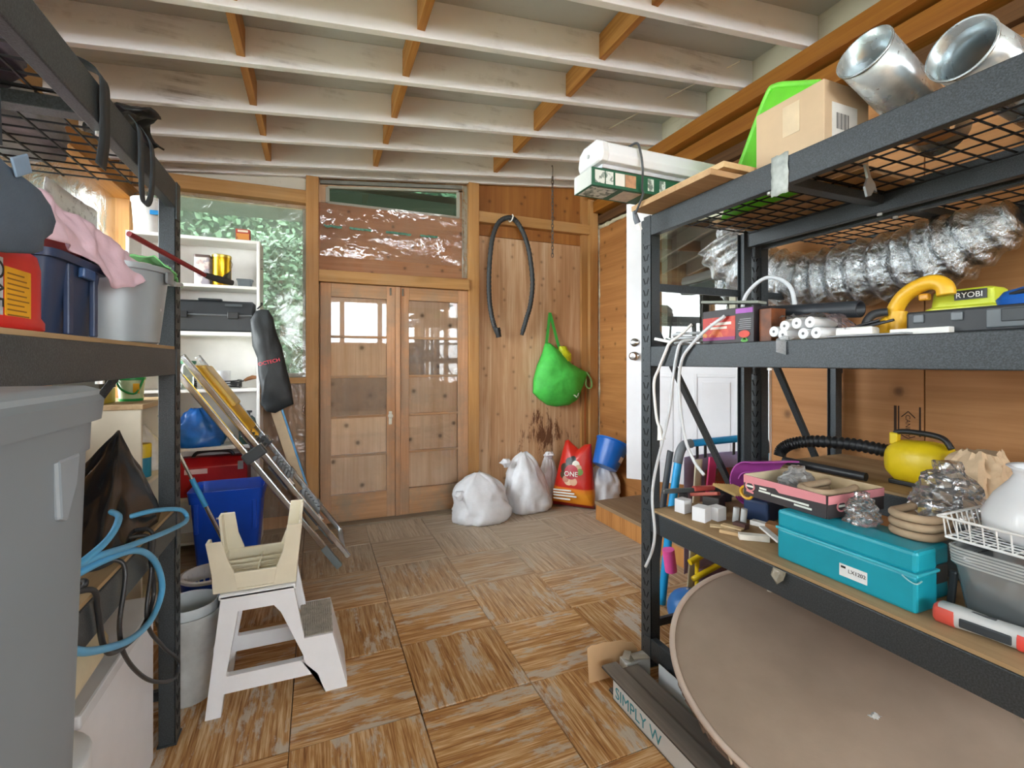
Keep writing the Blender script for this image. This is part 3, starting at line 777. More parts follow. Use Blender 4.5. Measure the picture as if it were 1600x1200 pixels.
# ================================================================ AGAINST THE BACK WALL
def pillow(outline, fn, depth, back=.0, seed=0, amp=.0, N=7, fold=6.):
    """stuffed flat thing: 2-D outline, domed on both sides; fn(a, b, d) -> 3-D"""
    n = len(outline); ca = sum(p[0] for p in outline) / n; cb = sum(p[1] for p in outline) / n
    rings = []
    def mk(sc, d):
        out = []
        for a, b in outline:
            x, y = ca + (a - ca) * sc, cb + (b - cb) * sc
            w = amp * (nz(x * fold + seed, y * fold) + .5 * nz(x * fold * 2.6, y * fold * 2.6, seed)) if sc < .995 else 0
            out.append(fn(x, y, d + w))
        return out
    for k in range(N, 0, -1): sc = math.sin(PI / 2 * (1 - k / (N + 1)) ) ; rings.append(mk(max(.03, sc), -back * math.sqrt(max(0, 1 - sc ** 2.2))))
    rings.append(mk(1., 0))
    for k in range(1, N + 1): sc = math.sin(PI / 2 * (1 - k / (N + 1))); rings.append(mk(max(.03, sc), depth * math.sqrt(max(0, 1 - sc ** 2.2))))
    return MB().loft(rings)
def densify(P, n=4):
    out = []
    for (a, b), (c, d_) in zip(P, P[1:] + P[:1]):
        for k in range(n): out.append((a + (c - a) * k / n, b + (d_ - b) * k / n))
    return out

# ---- black vacuum hose hung on a white hook
vh = thing('vacuum_hose', 'black ribbed vacuum hose hung in a loop on the back wall', 'hose', (1.70, 4.15, 1.62))
hp = [(1.572, 4.17, 1.63), (1.535, 4.17, 1.716), (1.503, 4.17, 1.865), (1.49, 4.17, 2.043), (1.497, 4.17, 2.283), (1.528, 4.17, 2.525), (1.593, 4.17, 2.671), (1.69, 4.17, 2.725), (1.763, 4.17, 2.70), (1.843, 4.17, 2.588), (1.904, 4.17, 2.409), (1.938, 4.17, 2.132), (1.917, 4.17, 1.914), (1.87, 4.17, 1.757), (1.834, 4.17, 1.645)]
sp = spline(hp, 22)
M_HOSE = plain('#34383a', .55, 0, .1)
MB().tube(sp, .022, 12, rr=[.0225 + .0018 * math.sin(k * 1.6) for k in range(len(sp))]).build('hose_body', M_HOSE, vh, smooth=True, ang=180)
MB().tube([(1.568, 4.17, 1.672), (1.572, 4.17, 1.655), (1.585, 4.17, 1.61), (1.59, 4.17, 1.585)], .03, 14, rr=[.031, .033, .026, .026]).build('connector', plain('#1d2022', .4), vh, smooth=True)
MB().tube([(1.545, 4.155, 1.66), (1.60, 4.155, 1.645)], .01, 8).build('latch', plain('#1d2022', .4), vh)
MB().tube([(1.838, 4.17, 1.655), (1.825, 4.17, 1.612)], .018, 12).build('hose_end', plain('#1d2022', .4), vh)
hk = MB().tube(spline([(1.70, 4.205, 2.73), (1.70, 4.19, 2.70), (1.70, 4.165, 2.685), (1.705, 4.135, 2.69), (1.715, 4.125, 2.725), (1.71, 4.13, 2.745)], 6), .006, 8)
tag(hk.build('wall_hook', plain('#eceae4', .4), smooth=True), 'small white hook holding the black vacuum hose', 'hook')

# ---- chain hanging from a rafter
ch = thing('chain', 'thin dark metal chain hanging from a white rafter', 'chain', (2.06, 4.0, 2.3))
cl = MB(); z = 3.085; k = 0
while z > 2.33:
    lp = [(math.cos(a) * .011, math.sin(a) * .022) for a in [2 * PI * i / 10 for i in range(10)]]
    pts = [(2.06 + (a if k % 2 else 0), 3.985 + (0 if k % 2 else a), z + b) for a, b in lp]
    cl.tube(pts + [pts[0]], .0042, 6, cap=False); z -= .0345; k += 1
o = cl.build('chain_links', plain('#6a625a', .45, .7), ch, smooth=True, ang=180); o['kind'] = 'stuff'
MB().tube(spline([(2.06, 4.0, 3.2), (2.06, 3.99, 3.21), (2.06, 3.98, 3.17), (2.06, 3.985, 3.10)], 5), .004, 6).build('hook', plain('#8a8a86', .4, .7), ch)

# ---- green shopping bag
gb = thing('shopping_bag', 'bright green fabric shopping bag hung on the back wall', 'bag', (2.25, 4.15, .92))
M_GREEN = plain('#4cc84f', .6, 0, .12, 14, .3, 30)
ol = densify([(2.10, 1.535), (2.145, 1.545), (2.30, 1.43), (2.40, 1.33), (2.56, 1.255), (2.575, 1.22), (2.535, 1.12), (2.46, .965), (2.37, .915), (2.22, .905), (2.12, .925), (2.03, .985), (1.965, 1.05), (1.97, 1.18), (2.01, 1.32), (2.07, 1.45)], 3)
pillow(ol, lambda a, b, d: (a, 4.222 - d, b), .13, .008, 3, .022, 8, 7.).build('bag_body', M_GREEN, gb, smooth=True, ang=180)
for xx, yy in ((2.112, 4.225), (2.255, 4.20)):
    MB().bar((xx, yy, 1.50 if xx < 2.2 else 1.46), (2.158, 4.23, 1.845), .004, .03, (1, 0, 0)).build('strap', plain('#3fae45', .6), gb)
MB().tube(spline([(2.55, 4.18, 1.25), (2.60, 4.17, 1.17), (2.605, 4.17, 1.10), (2.57, 4.17, 1.085), (2.54, 4.175, 1.12), (2.545, 4.175, 1.18)], 6), .008, 6).build('strap', plain('#7fb26a', .6), gb)
M_WPRINT = plain('#eef4ea', .6)
MB().lathe((0, 0, 0), [(.001, 0), (.026, .0), (.026, .001)], 14)
pr = MB()
for a in range(4):
    t_ = a * PI / 4; c = Vector((2.40, 4.13, 1.085)); dd = Vector((math.cos(t_), .08, math.sin(t_))) * .028
    pr.bar(c - dd, c + dd, .002, .008, (0, 1, 0))
pr.bar((2.365, 4.125, 1.03), (2.41, 4.13, 1.0), .002, .012, (0, 0, 1)); pr.bar((2.42, 4.135, 1.01), (2.435, 4.14, 1.045), .002, .008, (1, 0, 0))
pr.build('printed_emblem', M_WPRINT, gb)
MB().obox((2.425, 4.135, 1.235), (.035, .003, .05), (0, .25, 0)).build('printed_emblem', M_WPRINT, gb)
yb = bag(2.325, 4.19, 1.36, .075, .035, .15, [(0, .6), (.4, 1), (.75, .6), (1, .45)], 5, .25, lean=(-.045, 0))
tag(yb.build('plastic_pouch', plain('#d3e02a', .35, 0, .2, 18), smooth=True, ang=180), 'lime yellow plastic pouch poking out of the green bag', 'pouch')

# ---- copper wire by the corner stud
MB_w = MB().tube([(2.56, 4.222, 1.10), (2.557, 4.22, .8), (2.56, 4.222, .5)], .006, 8)
tag(MB_w.build('copper_pipe', plain('#b5643a', .35, .7)), 'thin copper pipe running down beside the corner stud', 'pipe')

# ---- white refuse bags on the floor
M_BAGW = plain('#e6e9ee', .42, 0, .04, 20, .5, 26)
SACK = [(0, .95), (.1, 1.05), (.35, 1.02), (.6, .88), (.8, .66), (.92, .42), (1, .12)]
def refuse(label, cx, cy, rx, ry, h, sd, lean, knob):
    t = thing('refuse_bag', label, 'bag', (cx, cy, 0), group='white refuse bags on the floor')
    bag(cx, cy, .002, rx, ry, h, SACK, sd, .24, 46, 2.3, lean).build('sack', M_BAGW, t, smooth=True, ang=180)
    kx, ky, kz = knob
    bag(kx, ky, kz, .05, .035, .075, [(0, .35), (.25, .5), (.6, 1), (1, .55)], sd + 9, .4).build('tied_neck', M_BAGW, t, smooth=True, ang=180)
    return t
refuse('white refuse bag slumped left of the others, in front of the right door leaf', 1.32, 3.87, .235, .18, .385, 1, (-.02, .05), (1.10, 3.80, .20))
refuse('tallest white refuse bag, between the slumped one and the red pet food sack', 1.79, 3.98, .20, .17, .50, 4, (.0, .06), (1.585, 3.98, .40))
refuse('white refuse bag half hidden behind the red pet food sack', 2.09, 4.15, .09, .07, .44, 8, (.02, .02), (2.10, 4.14, .40))
refuse('white refuse bag under the tilted blue bucket', 2.525, 3.86, .165, .15, .37, 12, (.0, .0), (2.60, 3.92, .26))

# ---- pet food sack
pf = local(thing('pet_food_sack', 'red and orange pet food sack with a folded top', 'sack', (2.15, 3.80, .002), -.80))
def pet_mat():
    t = NT('pet_food_print'); tc = t.n('ShaderNodeTexCoord'); sp_ = t.n('ShaderNodeSeparateXYZ'); t.l(tc.outputs['Object'], sp_.inputs[0])
    z = t.math('ADD', sp_.outputs['Z'], t.math('MULTIPLY', sp_.outputs['X'], .03))
    c = t.ramp(t.math('MULTIPLY', z, 1.5), [(.0, lin('#7d1210')), (.055, lin('#8f1512')), (.07, lin('#e08a1e')), (.2, lin('#ea9a2c')), (.27, lin('#e5802a')), (.285, lin('#c92418')), (.8, lin('#cc2a1c'))])
    def disc(col, x0, z0, r, base):
        dx = t.math('SUBTRACT', sp_.outputs['X'], x0); dz = t.math('SUBTRACT', sp_.outputs['Z'], z0)
        q = t.math('SQRT', t.math('ADD', t.math('MULTIPLY', dx, dx), t.math('MULTIPLY', dz, dz)))
        return t.mix(t.math('LESS_THAN', q, r), base, lin(col))
    for a in ((-.075, .36, .045, '#3a3226'), (-.03, .42, .04, '#2f2a24'), (-.085, .30, .035, '#4a3a22'), (.0, .445, .03, '#20201f'), (.03, .40, .035, '#e9e2d4'), (.055, .37, .03, '#c9a887'), (.07, .335, .03, '#6d8f3a'), (-.03, .255, .045, '#e6c7a6'), (.015, .245, .035, '#dcae8c'), (-.06, .265, .03, '#c2836a'), (-.01, .33, .066, '#b3122c')):
        c = disc(a[3], a[0], a[1], a[2], c)
    t.pbr(c, .35, 0, t.bump(t.noise(t.coords(), 14, 4), .35, .01), .5); return t.m
ol = densify([(-.21, .0), (.2, .0), (.20, .12), (.165, .42), (.155, .55), (.15, .585), (.09, .575), (.03, .53), (-.03, .575), (-.07, .61), (-.10, .60), (-.12, .52), (-.165, .32), (-.205, .12)], 4)
pillow(ol, lambda a, b, d: (a, .10 + b * .12 - d * (.6 + .4 * max(0, min(1, (.55 - b) / .4))), b), .11, .06, 2, .008, 8, 5.).build('sack_body', pet_mat(), pf, smooth=True, ang=180)
text('lettering', 'ONE', .062, M_WPRINT, pf, (-.062, -.004, .305), (1, 0, 0), (0, .12, 1))
for k, (zz, w) in enumerate(((.165, .17), (.14, .2), (.115, .22), (.085, .16))):
    MB().box(-.165, -.165 + w, .0 - .006 + k * .001, .0 + .0 + k * .001, zz, zz + .013).build('printed_line', M_WPRINT, pf)
MB().lathe((0, 0, 0), [(.001, 0), (.02, 0)], 12)

# ---- blue bucket tipped on the refuse bag
bk = local(thing('bucket', 'blue plastic bucket tipped over on a white refuse bag', 'bucket', (2.45, 3.70, .385), rot=(math.radians(-6), math.radians(27), 0)))
M_BLUE = plain('#1668c4', .35, 0, .08)
MB().lathe((0, 0, 0), [(.001, 0), (.113, 0), (.12, .02), (.152, .235), (.16, .237), (.16, .252), (.15, .252), (.116, .02), (.001, .012)], 30).build('shell', M_BLUE, bk, smooth=True)
q = MB().grid(lambda u, v: ((.1335 + .0012) * math.cos(-1.35 + u * .5), (.1335 + .0012) * math.sin(-1.35 + u * .5), .075 + .055 * v), 8, 2)
q = MB().add([(p[0] * (.117 + .15 * p[2]) / .1335 * 1.01, p[1] * (.117 + .15 * p[2]) / .1335 * 1.01, p[2]) for p in q.v], q.f)
q.build('price_sticker', plain('#e9e9ea', .5), bk, smooth=True)

# ================================================================ WHITE BOOKCASE AND WHAT STANDS IN IT
M_WMEL = plain('#e7e5e0', .45, 0, .04)
bc = thing('bookcase', 'tall white bookcase against the sheeted window', 'bookcase', (-.79, 4.08, 0))
X0, X1, YF, YB = -1.19, -.385, 3.95, 4.19
for x in (X0, X1 - .022): part(B(x, x + .022, YF, YB, 0, 2.245), 'side_panel', M_WMEL, bc)
for z, hh in ((2.222, .024), (1.885, .022), (1.54, .03), (1.135, .022), (.72, .024), (.37, .022), (.06, .02)):
    part(B(X0 + .022, X1 - .022, YF + .002, YB, z, z + hh), 'shelf', M_WMEL, bc)
part(B(X0 + .01, X1 - .01, YB, YB + .006, .02, 2.235), 'back_panel', M_WMEL, bc, 0)
for z in (2.05, 2.12, 1.72): MB().tube([(X1, 4.0, z), (X1 + .05, 4.0, z)], .003, 6).build('nail', plain('#55504a', .4, .8), bc)
def tin(label, name, cx, cy, z, rx, ry, h, mat, lidm, n=2., cat='tin', lid=.02):
    t = thing(name, label, cat, (cx, cy, z))
    MB().loft([ring(cx, cy, z + zz, rx * k, ry * k, n) for zz, k in ((.0, .97), (.004, 1), (h - lid, 1), (h - lid, 1.0))]).build('body', mat, t, smooth=True)
    MB().loft([ring(cx, cy, z + zz, rx * k, ry * k, n) for zz, k in ((h - lid, 1.03), (h - .004, 1.03), (h, .97))]).build('lid', lidm, t, smooth=True)
    return t
def print_mat(name, base, cols, sc=26.):
    t = NT(name); v = t.coords((1, 1, 1)); c = lin(base)
    vo = t.n('ShaderNodeTexVoronoi'); vo.inputs['Scale'].default_value = sc; t.l(v, vo.inputs['Vector'])
    stops = [(i / (len(cols) + 2), lin(x)) for i, x in enumerate(cols)]
    cc = t.ramp(vo.outputs['Color'], stops)
    m = t.ramp(t.noise(v, sc * .6, 4), [(.5, (0, 0, 0)), (.56, (1, 1, 1))])
    t.pbr(t.mix(t.math('MULTIPLY', m, .8), c, cc), .45); return t.m
tt = tin('tall square tea tin, pale with printed emblem, on the bookcase top shelf', 'tea_tin', -.758, 4.03, 1.908, .05, .045, .215, print_mat('tea_tin_print', '#dccfc8', ['#b9a9b4', '#c9a49a', '#8d8796']), plain('#6b5c58', .4, .4), 8.)
gt = tin('round golden coffee tin with dark picture beside the pale tin', 'coffee_tin', -.642, 4.03, 1.908, .062, .062, .225, plain('#c9a021', .22, .85, .1), plain('#d9bf62', .25, .8), 2.)
MB().grid(lambda u, v: (-.642 + .0632 * math.cos(-1.3 + u * 1.0), 4.03 + .0632 * math.sin(-1.3 + u * 1.0), 1.925 + .1 * v * (.5 + .5 * u)), 10, 4).build('printed_picture', plain('#33301c', .4, 0, .5, 50), gt, smooth=True)
MB().tube([(-.582, 4.01, 2.10), (-.570, 4.005, 2.07), (-.576, 4.005, 2.04)], .0025, 6).build('wire_clasp', plain('#8d8a80', .3, .8), gt)
gtray = tag(MB().loft([ring(-.492, 4.03, 1.908 + z, a, b, 7, 28) for z, a, b in ((0, .042, .03), (.05, .05, .037), (.05, .054, .041), (.058, .054, .041), (.058, .047, .034), (.006, .039, .027))]).build('plastic_tray', plain('#5b6366', .45), smooth=True), 'small dark grey plastic tray on the bookcase shelf', 'tray')
# tool case
tc_ = thing('tool_case', 'black plastic tool case lying on the second bookcase shelf', 'case', (-.68, 4.07, 1.572))
M_BLK = plain('#2b2e31', .45, 0, .1)
MB().prism([(3.965, 1.574), (4.18, 1.574), (4.18, 1.80), (4.03, 1.80), (3.995, 1.785), (3.972, 1.70), (3.965, 1.685)], 0, -.93, -.437).build('shell', M_BLK, tc_, bevel=.008)
B(-.93, -.436, 3.956, 3.972, 1.683, 1.697).build('seam', plain('#515457', .4), tc_, bevel=.003)
for x in (-.875, -.56): B(x - .035, x + .035, 3.948, 3.968, 1.665, 1.715).build('latch', plain('#1b1d1f', .4), tc_, bevel=.004)
B(-.79, -.64, 4.02, 4.06, 1.80, 1.815).build('handle', M_BLK, tc_, bevel=.006)
MB().obox((-.56, 3.978, 1.765), (.11, .004, .02), (-.35, 0, 0)).build('name_plate', plain('#4a4e50', .35), tc_)
# jar, cup, cable, brush
jr = thing('glass_jar', 'empty glass jar with a dark green lid on the bookcase', 'jar', (-.82, 4.02, 1.158))
MB().lathe((-.85, 4.02, 1.158), [(.001, .0), (.052, .0), (.056, .01), (.056, .15), (.046, .168), (.046, .18)], 24).build('body', glass('jar_glass', .12, '#e9f2ee', 2.0, '#dfe6e2'), jr, smooth=True)
MB().lathe((-.85, 4.02, 1.338), [(.05, 0), (.052, .004), (.052, .022), (.001, .024)], 24).build('lid', plain('#1f6a46', .35), jr, smooth=True)
cu_ = thing('cup', 'plain white cup standing in a coil of cable on the bookcase', 'cup', (-.648, 4.02, 1.158))
MB().lathe((-.648, 4.05, 1.158), [(.001, .012), (.05, .012), (.058, .13), (.06, .13), (.056, .01), (.05, .0), (.001, 0)], 26).build('body', plain('#e4e6e8', .3), cu_, smooth=True)
cp = [(-.645 + (.115 + .015 * math.sin(k * .9)) * math.cos(k * .33), 4.05 + (.076 + .006 * math.cos(k)) * math.sin(k * .33), 1.163 + .0009 * k) for k in range(60)]
tag(MB().tube(cp, .005, 6).build('cable_coil', plain('#26282a', .5), smooth=True), 'loose coil of thin black cable on the bookcase shelf', 'cable')
wbh = thing('wire_brush', 'wooden handled wire brush behind the white cup', 'brush', (-.5, 4.1, 1.2))
MB().tube([(-.505, 4.10, 1.212), (-.48, 4.10, 1.225), (-.45, 4.10, 1.235), (-.425, 4.10, 1.235)], .014, 10, rr=[.009, .014, .016, .012]).build('handle', plain('#8a5a34', .5), wbh, smooth=True)
MB().tube([(-.54, 4.15, 1.20), (-.505, 4.10, 1.212)], .006, 8).build('shank', plain('#55524c', .4, .6), wbh)
B(-.55, -.53, 4.14, 4.175, 1.159, 1.2).build('bristles', plain('#3a3632', .8), wbh)
# canister, blue bag, red toolbox
cn = thing('canister', 'dark green gas canister with a round label on the bookcase', 'canister', (-.475, 4.03, .745))
MB().lathe((-.475, 4.03, .746), [(.001, 0), (.055, 0), (.058, .01), (.058, .15), (.05, .185), (.03, .205), (.001, .206)], 24).build('body', plain('#26403a', .35), cn, smooth=True)
MB().lathe((-.475, 4.03, .952), [(.018, 0), (.018, .02), (.03, .022), (.03, .036), (.001, .037)], 14).build('valve', plain('#1b1d1e', .4), cn, smooth=True)
MB().grid(lambda u, v: (-.475 + .0586 * math.cos(-2.3 + 1.5 * u), 4.03 + .0586 * math.sin(-2.3 + 1.5 * u), .80 + .085 * v), 10, 2).build('label', print_mat('canister_label', '#e6e8e2', ['#3a4a44', '#99a29c']), cn, smooth=True)
tag(bag(-.80, 4.04, .746, .16, .08, .27, [(0, 1), (.2, 1.05), (.6, .8), (.85, .5), (1, .2)], 21, .3).build('plastic_bag', plain('#1b64b8', .3, 0, .25, 12, .4, 25), smooth=True, ang=180), 'crumpled blue plastic bag on the lower bookcase shelf', 'bag')
rt = thing('toolbox', 'red metal toolbox with a black handle behind the blue recycling bin', 'toolbox', (-.70, 4.07, .393))
MB().prism([(3.965, .394), (4.18, .394), (4.18, .60), (4.12, .66), (4.03, .66), (3.965, .60)], 0, -.90, -.47).build('body', plain('#a3161c', .35, .1, .15), rt, bevel=.006)
MB().tube(spline([(-.83, 4.07, .655), (-.80, 4.07, .69), (-.70, 4.07, .70), (-.60, 4.07, .69), (-.57, 4.07, .655)], 6), .012, 8).build('handle', plain('#2b2a28', .4), rt, smooth=True)
B(-.53, -.495, 3.955, 3.966, .57, .63).build('latch', plain('#bfbfba', .3, .8), rt, bevel=.002)
B(-.86, -.72, 3.9625, 3.9655, .555, .59).build('name_plate', plain('#d8b8b8', .5), rt)
# on top of the bookcase
sb = thing('carton', 'small red printed carton standing on top of the bookcase', 'box', (-.50, 4.02, 2.247))
B(-.548, -.455, 3.99, 4.05, 2.2475, 2.333).build('box_body', plain('#a8382a', .5), sb, bevel=.002)
B(-.543, -.46, 3.988, 3.99, 2.255, 2.30).build('printed_picture', print_mat('carton_print', '#d48a3a', ['#7d3a1c', '#e0a860', '#3a2a18']), sb)
B(-.535, -.468, 3.987, 3.99, 2.31, 2.325).build('printed_line', plain('#e8dcc8', .5), sb)
pb = thing('pail', 'white plastic pail with a blue sticker on top of the bookcase', 'pail', (-1.09, 4.07, 2.247))
MB().lathe((-1.09, 4.07, 2.2475), [(.001, .006), (.085, .006), (.1, .22), (.106, .222), (.106, .245), (.1, .245), (.082, .0), (.001, 0)], 26).build('shell', plain('#e9e8e4', .4), pb, smooth=True)
B(-1.06, -1.0, 3.965, 3.968, 2.37, 2.40).build('sticker', plain('#2385c4', .4), pb)
wp = MB(); rn = random.Random(3)
for k in range(14):
    a = rn.uniform(0, 6.28); wp.tube(spline([(-1.09, 4.07, 2.44), (-1.09 + .06 * math.cos(a), 4.07 + .06 * math.sin(a), 2.50 + rn.uniform(0, .05)), (-1.09 + .12 * math.cos(a + .4), 4.07 + .05 * math.sin(a), 2.49)], 4), .003, 5)
o = wp.build('wire_tangle', plain('#4a443a', .6), smooth=True); tag(o, 'tangle of thin wire sticking out of the white pail', 'wire'); o['kind'] = 'stuff'
# black nylon bag and the plank beneath it
pk = thing('plank', 'pale narrow plank with a blue edge leaning beside the bookcase', 'plank', (-.1, 4.1, 0))
MB().bar((-.325, 4.02, 1.12), (-.01, 4.06, .025), .03, .07, (1, 0, .3)).build('board', plain('#cbb594', .6), pk, bevel=.002)
MB().bar((-.28, 4.02, 1.12), (.035, 4.06, .025), .032, .012, (1, 0, .3)).build('edge_strip', plain('#5f9fd0', .5, 0, .3, 12), pk)
nb = thing('drawstring_bag', 'black nylon drawstring bag with red lettering hung from the bookcase', 'bag', (-.30, 3.9, .97))
ol = densify([(-.445, 1.66), (-.41, 1.725), (-.37, 1.74), (-.325, 1.735), (-.295, 1.68), (-.273, 1.569), (-.235, 1.46), (-.209, 1.331), (-.175, 1.17), (-.158, 1.035), (-.21, 1.01), (-.282, .972), (-.34, .985), (-.378, 1.04), (-.372, 1.14), (-.392, 1.25), (-.40, 1.38), (-.432, 1.47)], 3)
pillow(ol, lambda a, b, d: (a, 3.922 - d, b), .05, .018, 7, .014, 8, 9.).build('bag_body', plain('#202426', .55, 0, .2, 12, .3, 30), nb, smooth=True, ang=180)
MB().tube(spline([(-.40, 3.92, 1.74), (-.37, 3.93, 1.775), (-.375, 3.96, 1.79), (-.38, 3.97, 1.78)], 5), .005, 6).build('drawstring', plain('#161819', .6), nb)
text('lettering', 'OCTECH', .036, plain('#d43a4a', .5), nb, (-.385, 3.858, 1.322), (1, -.02, .26), (-.26, 0, 1))
# ================================================================ FLOOR BETWEEN THE LEFT RACK AND THE DOORS
# ---- low cabinet along the left wall
lc = thing('low_cabinet', 'low cream open cabinet by the left wall behind the left rack', 'cabinet', (-1.0, 3.3, 0))
M_CREAM = plain('#ddd3bd', .5, 0, .05)
part(B(-1.195, -.768, 2.75, 2.77, 0, 1.125), 'side_panel', M_CREAM, lc); part(B(-1.195, -.768, 3.32, 3.34, 0, 1.125), 'side_panel', M_CREAM, lc)
part(B(-1.2, -.76, 2.745, 3.345, 1.125, 1.148), 'top', wood('cabinet_top', '#cbb08a', '#a98a62', 1, .6, 0), lc)
for z in (.74, .38, .06): part(B(-1.2, -.772, 2.77, 3.32, z, z + .02), 'shelf', M_CREAM, lc)
part(B(-1.195, -1.19, 2.77, 3.32, .06, 1.125), 'back_panel', M_CREAM, lc, 0)
ybx = thing('carton', 'flat black and yellow carton on the low cream cabinet', 'box', (-1.04, 2.9, 1.149))
B(-1.15, -.945, 2.8, 3.0, 1.1485, 1.22).build('box_body', plain('#c9a92a', .5), ybx, bevel=.002)
B(-1.152, -.943, 2.798, 3.002, 1.222, 1.285).build('lid', plain('#3b372c', .5, 0, .2), ybx, bevel=.003)
B(-1.13, -.97, 2.7985, 2.8, 1.17, 1.20).build('printed_line', plain('#4a4030', .5), ybx)
gp = thing('pail', 'green and clear plastic pail with a green handle on the cream cabinet', 'pail', (-.89, 3.05, 1.149))
MB().lathe((-.895, 3.05, 1.149), [(.001, 0), (.05, 0), (.058, .11)], 24).build('shell', plain('#b8c9a0', .35, 0, .15, 20), gp, smooth=True)
MB().lathe((-.895, 3.05, 1.257), [(.058, 0), (.062, .002), (.063, .055), (.001, .057)], 24).build('lid', plain('#1f9a4a', .35), gp, smooth=True)
MB().lathe((-.895, 3.05, 1.1495), [(.051, -.0005), (.053, .012)], 24, False, False).build('base_band', plain('#1f9a4a', .35), gp, smooth=True)
MB().tube(spline([(-.955, 3.03, 1.27), (-.92, 2.985, 1.215), (-.86, 2.99, 1.19), (-.835, 3.03, 1.265)], 6), .005, 6).build('handle', plain('#1a8a40', .4), gp, smooth=True)
B(-.872, -.845, 2.997, 2.999, 1.19, 1.24).build('label', plain('#e0a81e', .5), gp)
cw = [('blue and yellow spray can', '#1c7f9c', -.85, 3.0, .762, .035, .17), ]
sc_ = tin('blue and yellow can on the middle shelf of the cream cabinet', 'can', -.83, 2.98, .761, .04, .04, .17, plain('#1f7f9a', .4), plain('#e0c020', .4), 2., 'can', .07)
tag(bag(-.90, 3.17, .761, .09, .09, .24, [(0, 1), (.3, 1.05), (.7, .8), (1, .3)], 31, .3).build('cloth_bundle', plain('#dcdcd8', .7, 0, .15, 18, .3), smooth=True, ang=180), 'crumpled striped white cloth in the cream cabinet', 'cloth')
tag(bag(-.90, 2.98, .401, .085, .1, .28, [(0, 1), (.3, 1.05), (.7, .8), (1, .3)], 33, .3).build('plastic_bag', film('grey_film', '#c9cccc', .3, .15, 12, .9, .03), smooth=True, ang=180), 'crumpled clear plastic bag low in the cream cabinet', 'bag')

# ---- blue recycling bin
rb = thing('recycling_bin', 'deep blue plastic recycling bin with a white sticker', 'bin', (-.53, 3.68, 0))
M_RB = plain('#1450cf', .35, 0, .06)
cx, cy = -.545, 3.72
rows = [(0, .165, .12), (.02, .175, .13), (.44, .205, .155), (.44, .213, .163), (.515, .222, .172), (.518, .218, .168), (.50, .205, .155), (.03, .166, .122)]
MB().loft([ring(cx, cy, z, a, b, 9, 40) for z, a, b in rows]).build('shell', M_RB, rb, smooth=True, ang=35)
B(-.60, -.515, 3.571, 3.574, .33, .45).build('sticker', plain('#e8eaec', .5), rb)
MB().bar((-.56, 3.5695, .39), (-.54, 3.5695, .37), .0015, .02).build('printed_mark', plain('#2a3a55', .5), rb)
for x in (-.71, -.38): part(B(x - .012, x + .012, 3.553, 3.575, .25, .44), 'rib', M_RB, rb, .004)

# ---- folding ladder leaning left
ld = thing('ladder', 'silver aluminium step ladder folded and leaning, yellow tray at the top', 'ladder', (.14, 3.4, 0))
M_ALU = plain('#cfd4d7', .18, 1., .08, 20)
M_GRY = plain('#4a4e52', .5)
def lad(t, y, off=0.): # point along the rails, t metres from the foot
    return Vector((.135 - .573 * t + off * .82, y, .035 + .82 * t + off * .573))
for y, sh in ((3.27, 0.), (3.66, .03)):
    for off in (0., .075):
        MB().bar(lad(sh, y, off), lad(1.60, y, off), .03, .034, (.82, 0, .573)).build('rail', M_ALU, ld, bevel=.006)
    MB().bar(lad(.0 + sh - .012, y, -.002), lad(.16 + sh, y, -.002), .038, .042, (.82, 0, .573)).build('foot', plain('#6d7679', .5), ld, bevel=.006)
MB().bar(lad(.07, 3.27, .078), lad(.07, 3.66, .078), .03, .02).build('end_bar', plain('#8a9093', .35, .6), ld, bevel=.004)
for t0 in (.30, .60, .88):
    st_ = MB(); 
    for k in range(7):
        a, b = lad(t0 + k * .028, 3.295, .06), lad(t0 + k * .028, 3.635, .06); st_.bar(a, b, .02, .016)
    o = MB().bar(lad(t0 - .01, 3.465, .045), lad(t0 + .18, 3.465, .045), .34, .012, (.82, 0, .573)).build('tread', M_GRY, ld, bevel=.003)
    so = st_.build('tread_ribs', plain('#5b6064', .5), o); so['kind'] = 'stuff'
    for y in (3.295, 3.635): MB().bar(lad(t0 + .0, y, .095), lad(t0 + .05, y, .095), .02, .01, (.82, 0, .573)).build('rivet', M_ALU, ld)
for y in (3.27, 3.66): MB().bar(lad(.86, y, .035), lad(.93, y, .035), .05, .13, (.82, 0, .573)).build('hinge', plain('#3f4448', .45), ld, bevel=.01)
M_YEL = plain('#e8b41c', .45, 0, .12)
MB().bar(lad(1.02, 3.465, .07), lad(1.52, 3.465, .07), .30, .05, (.82, 0, .573)).build('tray', M_YEL, ld, bevel=.01)
MB().bar(lad(1.20, 3.465, .105), lad(1.50, 3.465, .105), .22, .03, (.82, 0, .573)).build('tray_well', plain('#e0bd5e', .45, 0, .2), ld, bevel=.018)
for y in (3.36, 3.56): MB().bar(lad(.96, y, .055), lad(1.02, y, .055), .05, .05, (.82, 0, .573)).build('tray_hook', M_YEL, ld, bevel=.008)

# ---- painter's pole
pp = thing('extension_pole', 'thin silver extension pole with a blue sleeve leaning by the left rack', 'pole', (-.46, 2.95, 0))
MB().tube([(-.335, 3.06, .008), (-.60, 2.98, .70)], .011, 10).build('tube', M_ALU, pp, smooth=True)
MB().tube([(-.60, 2.98, .70), (-.745, 2.935, 1.08)], .008, 10).build('tube', M_ALU, pp, smooth=True)
MB().tube([(-.552, 2.994, .573), (-.612, 2.976, .73)], .0135, 10).build('sleeve', plain('#3f9fd6', .4), pp, smooth=True)

